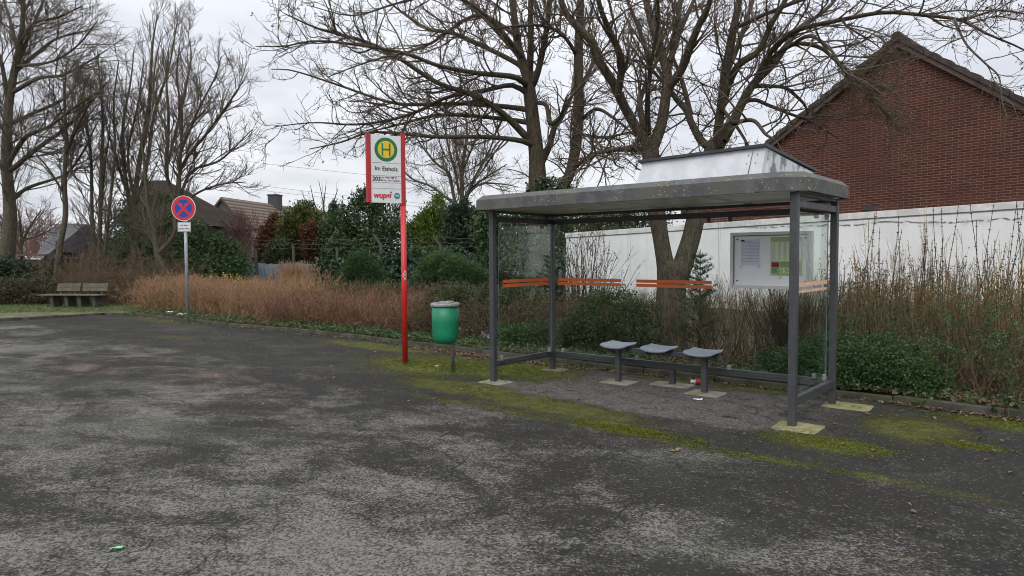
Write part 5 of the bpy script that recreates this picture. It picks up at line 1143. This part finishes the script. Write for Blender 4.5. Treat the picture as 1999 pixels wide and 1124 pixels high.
def hedges():
    r = RNG(70)
    def band(n, s0, s1, f0, f1, depth, rng):
        s = rng.uniform(s0, s1, n); u = rng.uniform(0, 1, n); fr = np.interp(s, [s0, s1], [f0, f1]) + .12 * np.sin(s * 3.1) + .08 * np.sin(s * 7.3)
        return np.array([W(a, b + depth * c, .08) for a, b, c in zip(s, fr, u)])
    b = band(3300, -16.6, -9.2, 2.1, 2.3, 2.3, r); H = r.uniform(.72, 1.10, len(b)) * (1 + .13 * np.sin(b[:, 0] * 2.1) * np.cos(b[:, 1] * 1.7))
    twig_thing('straw_hedge', 'straw coloured twiggy hedge behind the no stopping sign', 'hedge', b, H, 'tan', 71, lean=.5, r=.0070, gn=.22, side=7.5, slen=(.12, .36), sang=.9, sr=.005, up=.05)
    b = band(3500, -9.4, -4.4, 2.15, 2.6, 2.3, r); H = r.uniform(.5, .86, len(b)) * (1 + .14 * np.sin(b[:, 0] * 2.7) * np.cos(b[:, 1] * 2.1))
    twig_thing('red_brown_hedge', 'red brown twiggy hedge between the no stopping sign and the red pole', 'hedge', b, H, 'tanbrown', 72, lean=.55, r=.006, gn=.24, side=8.5, slen=(.12, .38), sang=.95, sr=.0044, up=.03, leafy=('privet', 1100, .05, .025, .1))
    b = band(2000, -4.6, -1.2, 2.6, 2.75, 2.2, r); H = r.uniform(.6, .98, len(b))
    twig_thing('brown_hedge', 'thin brown twiggy hedge with green leaves behind the litter bin', 'hedge', b, H, 'brown', 73, lean=.55, r=.0055, gn=.24, side=8.0, slen=(.12, .36), sang=.95, sr=.0038, up=.02, leafy=('privet', 10500, .045, .022, .3))
    b = band(1100, -9.0, -3.0, 3.9, 4.2, .8, r)
    twig_thing('leafy_hedge', 'olive leaved hedge top behind the red brown twigs', 'hedge', b, r.uniform(.7, .92, len(b)), 'brown', 74, lean=.3, r=.006, side=5, sr=.004, leafy=('privet', 5200, .055, .026, .5))
    c = at(573, 548, 21.5); b = np.array([c[0], c[1], .08]) + r.normal(size=(420, 3)) * np.array([.26, .24, 0])
    twig_thing('straw_tuft', 'rounded straw coloured clump rising above the hedge before the olive cypress', 'shrub', b, r.uniform(1.1, 1.42, 420), 'tan', 75, lean=.16, r=.007, side=6, slen=(.1, .25), sr=.005)
    c = gnd(352, 600); c = W(*(np.array(st(c)) + np.array([.2, 1.3])), .08); b = c + r.normal(size=(60, 3)) * np.array([.55, .25, 0])
    twig_thing('flowering_bush', 'yellow flowering sprigs in the straw hedge by the no stopping sign', 'shrub', b, r.uniform(.75, .95, 60), 'brown', 76, lean=.2, r=.005, side=5, leafy=('yellowflower', 330, .05, .035, .6))
    b = np.array([at(x, 545, y) * np.array([1, 1, 0]) + np.array([0, 0, .06]) for x, y in zip(r.uniform(110, 350, 650), r.uniform(23.6, 26.5, 650))])
    twig_thing('bramble_thicket', 'tall tangled brown thicket behind the park bench', 'thicket', b, r.uniform(.9, 2.4, 650), 'brown', 77, lean=.5, r=.009, n=9, gn=.24, side=5.5, slen=(.25, .8), sang=.9, sr=.0065, up=.02)
    b = np.array([at(x, 545, y) * np.array([1, 1, 0]) + np.array([0, 0, .06]) for x, y in zip(r.uniform(150, 330, 260), r.uniform(22.9, 23.6, 260))])
    twig_thing('red_brown_bush', 'red brown leafless bush right behind the bench back', 'shrub', b, r.uniform(.8, 1.5, 260), 'brown', 78, lean=.5, r=.007, n=7, gn=.22, side=6, slen=(.2, .5), sang=.9, sr=.005, up=.03)
hedges()
def distant_trees():
    r = RNG(88); n = 520
    px = np.concatenate([r.uniform(-260, 240, 330), r.uniform(200, 640, 190)]); Y = r.uniform(70, 115, n)
    b = np.array([at(x, 520, y) * np.array([1, 1, 0]) for x, y in zip(px, Y)]); H = r.uniform(3.2, 6.2, n) * np.where(px < 200, 1.0, .75)
    (V, F), P, Q = stems(b, H, r, lean=.22, r=.07, n=8, gn=.1, side=3.2, slen=(.9, 2.4), sang=.7, sr=.03, up=.05)
    q = grow(Q, np.full(Q.shape[:2], .03), [dict(dens=2.2, L=(.4, 1.1), rmin=.018, rmax=.022, n=3, gn=.2, up=.05)], r, None)
    V, F = join([(V, F)] + [tubes(*x) for x in q]); o = npmesh('distant_trees', V, F, 'twig3'); tag(o, 'far off brownish bare trees on the horizon at left', 'trees', None, 'stuff')
distant_trees()
def bed_plants():
    r = RNG(90)
    shrub('box_bush', 'dense dark green rounded bush behind the left seat', [blob(1190, 628, 72, 62, 11.6), blob(1140, 650, 48, 45, 11.3), blob(1245, 640, 48, 52, 11.4), blob(1195, 660, 88, 40, 11.2)], 'privet', 91, 1500, 20, .045, .02, .085, lo=.55)
    shrub('privet_bush', 'olive green bush behind the left glass pane', [blob(1000, 600, 44, 42, 13.2), blob(960, 608, 36, 42, 13.4), blob(1040, 615, 34, 40, 12.9)], 'privet', 92, 800, 20, .05, .02, .10, lo=.5)
    shrub('low_juniper', 'low bright green juniper behind the left corner post of the shelter', [blob(1012, 660, 34, 22, 11.7), blob(1050, 655, 26, 24, 11.6), blob(978, 655, 20, 18, 12.0)], 'cotoneaster', 93, 430, 24, .08, .014, .08, up=.3, out=.9)
    shrub('leafy_bush', 'green leaved bush between litter bin and shelter', [blob(902, 598, 46, 40, 13.8), blob(945, 606, 28, 38, 13.6), blob(862, 592, 30, 30, 14.4)], 'privet', 94, 620, 18, .055, .025, .11, lo=.45)
    # bare bush with red tinge against the white wall
    c = at(1140, 600, 13.6); b = np.array([c[0], c[1], .08]) + r.normal(size=(46, 3)) * np.array([.12, .12, 0])
    twig_thing('bare_bush', 'reddish bare bush fanning out before the white wall end', 'shrub', b, r.uniform(1.5, 2.15, 46), 'darktwig', 95, lean=.32, r=.010, n=8, gn=.05, side=4.0, slen=(.25, .65), sang=.45, sr=.005, up=.07, leafy=('rust', 700, .045, .02, 1.0))
    # tan whips by the V trunk
    b = scat(420, .9, 3.3, 2.35, 4.4, r); twig_thing('tan_whips', 'tan leafless whips behind the seats below the V trunk', 'shrub', b, r.uniform(.6, 1.3, len(b)), 'brown', 96, lean=.32, r=.0052, n=7, side=3.5, slen=(.12, .45), sr=.003, up=.04)
    c = W(2.85, 2.75, .08); b = c + r.normal(size=(300, 3)) * np.array([.15, .14, 0])
    twig_thing('vase_bush', 'dark vase shaped bare bush under the notice board', 'shrub', b, r.uniform(.7, 1.25, 300), 'darktwig', 97, lean=.36, r=.0052, n=7, gn=.05, side=5, slen=(.12, .4), sang=.4, sr=.003, up=.12)
    b = scat(420, 3.1, 5.2, 2.6, 4.6, r); twig_thing('upright_bush', 'dense upright brown green bush seen through the right glass pane', 'shrub', b, r.uniform(.8, 1.45, len(b)), 'brown', 98, lean=.13, r=.005, n=7, gn=.04, side=5, slen=(.12, .4), sang=.35, sr=.003, up=.12, leafy=('privet', 3200, .032, .016, .5))
    # ochre forsythia clumps with tall budded canes
    labs = ['ochre stemmed forsythia right beside the right shelter post', 'ochre stemmed forsythia with the tallest budded canes before the white wall', 'ochre stemmed forsythia between the tallest canes and the right picture edge', 'ochre stemmed forsythia at the right edge in front of the wall']
    for i, (px, Yc, hh) in enumerate(((1700, 9.6, 1.15), (1800, 9.2, 1.28), (1885, 8.9, 1.22), (1975, 8.4, 1.18))):
        c = at(px, 650, Yc); n = 125; b = np.array([c[0], c[1], .08]) + r.normal(size=(n, 3)) * np.array([.34, .34, 0]); H = r.uniform(.5, 1.0, n) * hh * np.where(r.uniform(size=n) < .16, 1.55, 1.08)
        t = twig_thing('forsythia', labs[i], 'shrub', b, H, 'ochre', 100 + i, group='forsythia bushes before the white wall', lean=.16, r=.0058, n=8, gn=.045, side=4.5, slen=(.15, .5), sang=.35, sr=.0032, up=.10, leafy=('privet', 2600, .035, .017, .3) if i == 0 else ('privet', 500, .03, .014, .3))
        n2 = (7, 13, 8, 10)[i]; b = np.array([c[0], c[1], .08]) + r.normal(size=(n2, 3)) * np.array([.26, .22, 0]); q = RNG(110 + i)
        P = poly(b, np.stack([q.normal(.06, .13, n2), q.normal(0, .1, n2), np.ones(n2)], 1), q.uniform(1.5, 2.35, n2), 14, .014, .02, q); R = taper(np.full(n2, .007), np.full(n2, .0036), 14)
        parts = [tubes(P, R, 4)]
        # paired buds along the canes
        C = []; 
        for k in range(n2):
            L = lens(P[k:k + 1])[0]
            for u in np.arange(.35, 1.0, .075 / L * 1.3):
                x = u * 13; j = min(int(x), 12); C.append(P[k, j] * (1 - x + j) + P[k, j + 1] * (x - j))
        C = np.array(C); D = q.normal(size=C.shape); D[:, 2] = .5; D = nrm(D)
        for sg in (1, -1):
            Dk = D * np.array([sg, sg, 1]); S2 = np.stack([C, C + Dk * .008, C + Dk * .018], 1); parts.append(tubes(S2, np.broadcast_to(np.array([.003, .0054, .001]), (len(C), 3)).copy(), 4))
        V, F = join(parts); npmesh('budded_canes', V, F, 'darktwig', t)
    shrub('cotoneaster', 'low spreading green cotoneaster right of the shelter', [blob(1668, 712, 58, 40, 8.15), blob(1738, 718, 56, 40, 7.85), blob(1800, 735, 44, 30, 7.6), blob(1700, 680, 62, 26, 8.4), blob(1640, 735, 36, 26, 8.0), blob(1770, 690, 44, 22, 8.2)], 'cotoneaster', 120, 1500, 26, .034, .017, .085, up=.1, out=.9, flat=.45, lo=.4)
    shrub('cotoneaster', 'low green cotoneaster behind the right glass pane', [blob(1570, 712, 52, 36, 8.5), blob(1520, 705, 36, 28, 8.9), blob(1610, 690, 40, 36, 8.6)], 'cotoneaster', 121, 850, 26, .034, .017, .085, up=.1, out=.9, flat=.45, lo=.4)
    # arching sprays of the cotoneaster
    b = scat(230, 3.3, 5.9, 2.0, 3.1, r); twig_thing('arching_twigs', 'brown arching twigs sprouting through the cotoneaster', 'shrub', b, r.uniform(.6, 1.25, len(b)), 'brown', 122, lean=.6, r=.004, n=8, gn=.05, side=7, slen=(.08, .25), sr=.0024, up=-.03, leafy=('cotoneaster', 13000, .03, .014, .15))
    b = scat(360, 4.9, 8.2, 1.95, 3.4, r); twig_thing('bramble', 'brown leafless bramble beside the kerb at the right edge', 'bramble', b, r.uniform(.5, 1.15, len(b)), 'brown', 123, lean=.5, r=.0045, n=8, gn=.09, side=5, slen=(.1, .4), sr=.0027, up=.0, leafy=('privet', 1500, .035, .018, .1))
    b = scat(150, 5.0, 8.4, 2.5, 4.2, r); twig_thing('dark_thicket', 'dark twiggy thicket between bramble and forsythia', 'thicket', b, r.uniform(.6, 1.15, len(b)), 'darktwig', 124, lean=.3, r=.005, n=7, gn=.08, side=6, slen=(.12, .4), sr=.003, up=.05)
    b = np.array([PL2 + WX * u - WY * v + np.array([0, 0, .07]) for u, v in zip(r.uniform(1.5, 13, 700), r.uniform(.15, 2.6, 700))])
    twig_thing('dry_undergrowth', 'dry brown undergrowth along the foot of the white wall', 'undergrowth', b, r.uniform(.25, .55, 700), 'brown', 125, lean=.45, r=.006, n=6, gn=.15, side=7, slen=(.1, .35), sr=.004, up=.02, leafy=('privet', 2600, .05, .02, .1))
    # young fir by the V trunk
    c = at(1366, 640, 10.2); base = np.array([c[0], c[1], .06]); t = thing('young_fir', base, 'young dark green fir right of the V trunk', 'conifer'); q = RNG(130)
    Pz = np.linspace(0, 1.62, 9); P = np.stack([np.full(9, base[0]), np.full(9, base[1]), base[2] + Pz], 1)[None]; V, F = tubes(P, np.linspace(.02, .005, 9)[None], 6); npmesh('trunk', V, F, 'darktwig', t)
    S, D, L = [], [], []
    for z in np.arange(.22, 1.58, .085):
        for k in range(6):
            an = q.uniform(0, 6.28); S.append(base + np.array([0, 0, z])); D.append((math.cos(an), math.sin(an), .35)); L.append((.52 * (1 - z / 1.72) + .05) * q.uniform(.75, 1.15))
    P = poly(np.array(S), np.array(D, float), np.array(L), 7, .03, .03, q); R = taper(np.full(len(P), .005), np.full(len(P), .002), 7); V1 = tubes(P, R, 3)
    s, d, rr, tt, ix = kids(P, R, 14, .2, 1, .8, .15, q); P2 = poly(s, d, .13 * (1.2 - tt), 3, .05, .02, q); V2 = tubes(P2, taper(np.full(len(P2), .003), np.full(len(P2), .0015), 3), 3)
    A2 = np.concatenate([P[:, 1:].reshape(-1, 3), P2.reshape(-1, 3)]); ci = np.repeat(np.arange(len(A2)), 7); N = leaves(A2[ci] + q.normal(size=(len(ci), 3)) * .012, q.normal(size=(len(ci), 3)) + np.array([0, 0, .3]), .036, .006, q)
    V, F = join([V1, V2, N]); npmesh('crown', V, F, 'juniper', t)
bed_plants()
# ------------------------------------------------------------------ ground cover, litter
def kt(s): return np.interp(s, [k[0] for k in KERB[4:]], [k[1] for k in KERB[4:]])
def flat_leaves(S, T, z, L, Wd, rng, lift=.35):
    C = np.array([W(a, b, c) for a, b, c in zip(S, T, z)]); D = rng.normal(size=C.shape) * np.array([1, 1, lift]); D = nrm(D)
    n = len(C); N = nrm(np.array([0, 0, 1.0]) + rng.normal(size=(n, 3)) * lift); Sd = nrm(np.cross(D, N)); L = L * rng.uniform(.6, 1.3, n)[:, None]; Wd = Wd * rng.uniform(.6, 1.3, n)[:, None]
    cup = N * Wd * rng.uniform(-.1, .35, n)[:, None]
    V = np.stack([C - D * L / 2, C + Sd * Wd / 2 + cup, C + D * L / 2, C - Sd * Wd / 2 + cup], 1).reshape(-1, 3); return V, np.arange(4 * n).reshape(n, 4)
def ground_stuff():
    r = RNG(140)
    n = 15000; S = r.uniform(-14.5, 9, n); T = kt(S) + .1 + r.exponential(.75, n)
    V, F = flat_leaves(S, T, Hk + .005 + r.uniform(0, .035, n), .065, .042, r); o = npmesh('leaf_litter', V, F, 'litter'); tag(o, 'brown dead leaves covering the soil of the planting bed', 'leaf litter', None, 'stuff')
    # leaves gathered against the kerb and scattered on the asphalt
    S = np.concatenate([r.normal(-1.6, 1.0, 1300), r.uniform(-14, 8, 700), r.normal(4.9, .5, 130), r.normal(1.5, 1.2, 260)]); n = len(S); T = kt(S) - .02 - np.abs(r.normal(0, 1, n)) * np.where(S < .5, .16, .07)
    S2 = r.uniform(-9, 7, 420); T2 = kt(S2) - r.exponential(1.6, 420) - .1
    ok = T2 > -4.5; S, T = np.concatenate([S, S2[ok]]), np.concatenate([T, T2[ok]]); n = len(S)
    V, F = flat_leaves(S, T, np.full(n, .010) + r.uniform(0, .012, n), .048, .030, r, .2); o = npmesh('fallen_leaves', V, F, 'litter'); tag(o, 'scattered fallen brown leaves on the asphalt and against the kerb', 'leaves', None, 'stuff')
    # pale crumbs on the asphalt
    n = 420; S = r.uniform(-7, 7, n); T = r.uniform(-5.4, 1.2, n); V, F = flat_leaves(S, T, np.full(n, .007), .020, .012, r, .15); o = npmesh('asphalt_crumbs', V, F, 'paleleaf'); tag(o, 'tiny pale crumbs scattered over the asphalt', 'debris', None, 'stuff')
    # low green ground cover
    s0 = r.uniform(-14.5, 9, 900); t0 = kt(s0) + .08 + r.exponential(.42, 900); keep = r.uniform(size=900) < np.where((s0 > -6.5) & (s0 < 1.2), 1.0, .55); s0, t0 = s0[keep], t0[keep]
    k = np.repeat(np.arange(len(s0)), 26); S = s0[k] + r.normal(0, .13, len(k)); T = np.maximum(t0[k] + r.normal(0, .11, len(k)), kt(S) + .03)
    V, F = flat_leaves(S, T, Hk + .02 + np.abs(r.normal(0, .05, len(k))), .05, .026, r, .7); o = npmesh('ground_cover', V, F, 'cotoneaster'); tag(o, 'low green ground cover along the bed behind the kerb', 'ground cover', None, 'stuff')
    # grass blades along the kerb and on the verge
    n = 5200; S = np.concatenate([r.uniform(-15, 9, 2200), r.uniform(-6.5, .2, 1600), r.uniform(-1.5, .8, 320), r.normal(-.88, .16, 160), r.normal(-2.0, .12, 90)])
    T = np.concatenate([kt(S[:2200]) + r.choice([-.02, .1], 2200) + r.normal(0, .025, 2200), kt(S[2200:3800]) + .12 + r.exponential(.3, 1600), r.normal(.9, .4, 320), r.normal(.15, .1, 160), r.normal(.3, .1, 90)])
    z = np.where(T > kt(S), Hk, .0); C = np.array([W(a, b, c) for a, b, c in zip(S, T, z)]); H = r.uniform(.03, .10, len(C))
    D = r.normal(size=C.shape) * .45; D[:, 2] = 1; V, F = leaves(C + nrm(D) * H[:, None] * .5, D, H, .007, r); o = npmesh('grass', V, F, 'grass'); tag(o, 'grass blades sprouting along the kerb and round the posts', 'grass', None, 'stuff')
    b = np.array([at(x, 600, y) * np.array([1, 1, 0]) for x, y in zip(r.uniform(-80, 290, 6500), r.uniform(19.8, 23.4, 6500))]); sb = np.array([st(p) for p in b]); ok = (sb[:, 0] < -15.7) | (sb[:, 1] > kt(sb[:, 0]) + .1); b = b[ok]
    H = r.uniform(.03, .09, len(b)); D = r.normal(size=b.shape) * .5; D[:, 2] = 1; V, F = leaves(b + np.array([0, 0, .06]) + nrm(D) * H[:, None] * .4, D, H, .014, r); o = npmesh('verge_grass', V, F, 'grass'); tag(o, 'short grass on the verge around the park bench', 'grass', None, 'stuff')
    # raised moss cushions on the wet asphalt
    Z = [(-1.6, .45, .75, .42, 1300), (-.45, .9, .5, .4, 800), (2.6, -1.08, .34, .07, 620), (1.4, -1.15, .8, .07, 170), (3.7, -1.2, .6, .05, 110), (4.15, -.42, .35, .14, 420), (5.3, 1.35, .5, .13, 420), (5.05, .22, .16, .06, 150), (4.6, .75, .35, .25, 120), (.3, .3, .25, .25, 120), (-.6, -.55, .6, .2, 200), (.9, -.6, .8, .16, 200)]
    S = np.concatenate([r.normal(a, c, n) for a, b_, c, d, n in Z]); T = np.concatenate([r.normal(b_, d, n) for a, b_, c, d, n in Z])
    S = S + .03 * np.sin(T * 31); T = T + .03 * np.sin(S * 37); ok = T < kt(S) - .03; S, T = S[ok], T[ok]
    k = np.repeat(np.arange(len(S)), 7); S, T = S[k] + r.normal(0, .022, len(k)), T[k] + r.normal(0, .016, len(k))
    V, F = flat_leaves(S, T, .004 + np.abs(r.normal(0, .004, len(S))), .013, .009, r, .8); o = npmesh('moss', V, F, 'moss'); tag(o, 'yellow green moss cushions on the asphalt around bin and shelter', 'moss', None, 'stuff')
    # weeds at the foot of the kerb
    for i, (x, y, lab) in enumerate(((1796, 792, 'broad leaved weed growing at the kerb right of the shelter'), (1186, 716, 'leafy weed at the kerb just left of the left seat leg'), (1142, 706, 'leafy weed at the kerb nearest the left rear post'), (1310, 727, 'leafy weed at the kerb behind the middle seat'), (1945, 810, 'small weed at the kerb near the right edge'))):
        g = gnd(x, y); t = thing('weed', g, lab, 'weed'); m = 16; an = r.uniform(0, 6.28, m); el = r.uniform(.25, .9, m); D = np.stack([np.cos(an) * np.cos(el), np.sin(an) * np.cos(el), np.sin(el)], 1); L = r.uniform(.07, .16, m)
        V, F = leaves(g + D * (L * .5)[:, None] + np.array([0, 0, .004]), D, L, .035, r); npmesh('leaves', V, F, 'cotoneaster', t)
    # crocuses
    for (x, y, n, lab) in ((922, 640, 34, 'clump of lilac crocuses in the bed right of the litter bin'), (951, 653, 14, 'few pale crocuses next to the left shelter post')):
        g = gnd(x, y + 14, .12); t = thing('crocus_clump', g, lab, 'flowers'); c = g + r.normal(size=(n, 3)) * np.array([.14, .1, 0]); D = r.normal(size=(n, 3)) * .2; D[:, 2] = 1; H = r.uniform(.07, .13, n)
        S2 = np.stack([c, c + D * H[:, None]], 1); V, F = tubes(S2, np.full((n, 2), .003), 3); npmesh('stalks', V, F, 'grass', t)
        k = np.repeat(np.arange(n), 5); D2 = r.normal(size=(len(k), 3)) * .3; D2[:, 2] = 1; V, F = leaves(S2[k, 1] + D2 * .018, D2, .04, .016, r); npmesh('petals', V, F, 'crocus', t)
    # litter
    def scrap(name, label, x, y, L, Wd, rot, mat, z=.012, cat='litter'):
        g = gnd(x, y, z); nx, ny = 7, 4; q = RNG(int(x)); V = []
        for j in range(ny):
            for i in range(nx): V.append(((i / (nx - 1) - .5) * L, (j / (ny - 1) - .5) * Wd * (1 + .1 * q.normal()), .5 * Wd * .25 * math.sin(i * 1.1 + j) ** 2 + .004 * q.normal()))
        F = [(j * nx + i, j * nx + i + 1, (j + 1) * nx + i + 1, (j + 1) * nx + i) for j in range(ny - 1) for i in range(nx - 1)]
        o = MB().add(V, F).build(name, mat, None, loc=Matrix.Translation(Vector(g)) @ Matrix.Rotation(rot, 4, 'Z')); o.modifiers.new('thick', 'SOLIDIFY').thickness = .002; return tag(o, label, cat)
    scrap('paper_scrap', 'white paper slip lying in front of the right seat leg', 1363, 779, .095, .045, -.5, 'litterwhite')
    scrap('wrapper', 'mint green torn wrapper on the asphalt at lower left', 227, 1069, .062, .026, .5, 'litgreen')
    scrap('cardboard_piece', 'pale tan flat fragment on the mossy asphalt edge', 1320, 878, .10, .035, .6, 'paleleaf')
    scrap('paper_scrap', 'small white scrap near the red pole foot', 853, 714, .05, .03, .2, 'litterwhite')
    scrap('plastic_bag', 'crumpled white litter beside the no stopping sign post', 356, 613, .22, .14, .4, 'litterwhite', .16)
    scrap('plastic_bag', 'upright white litter left of the no stopping sign post', 331, 609, .11, .16, 1.0, 'litterwhite', .18)
    g = gnd(1358, 745, .03); t = thing('crushed_can', g, 'crushed red and white drink can by the kerb behind the right seat', 'can', mat=frame(g, (.9, -.3, 0)))
    V = []; k = 14; prof = [(-.06, .024), (-.055, .03), (-.02, .024), (.0, .031), (.03, .027), (.055, .031), (.06, .025)]
    b = MB(); ring = [[(x, rr * math.cos(6.283 * j / k), rr * .85 * math.sin(6.283 * j / k)) for j in range(k)] for x, rr in prof]
    b.add([p for q in ring[:4] for p in q], [(i * k + j, i * k + (j + 1) % k, (i + 1) * k + (j + 1) % k, (i + 1) * k + j) for i in range(3) for j in range(k)]); b.build('can_body', 'litterwhite', t, smooth=True)
    b = MB(); b.add([p for q in ring[3:] for p in q], [(i * k + j, i * k + (j + 1) % k, (i + 1) * k + (j + 1) % k, (i + 1) * k + j) for i in range(3) for j in range(k)] + [tuple(3 * k + j for j in range(k))]); b.build('printed_half', 'canred', t, smooth=True)
ground_stuff()
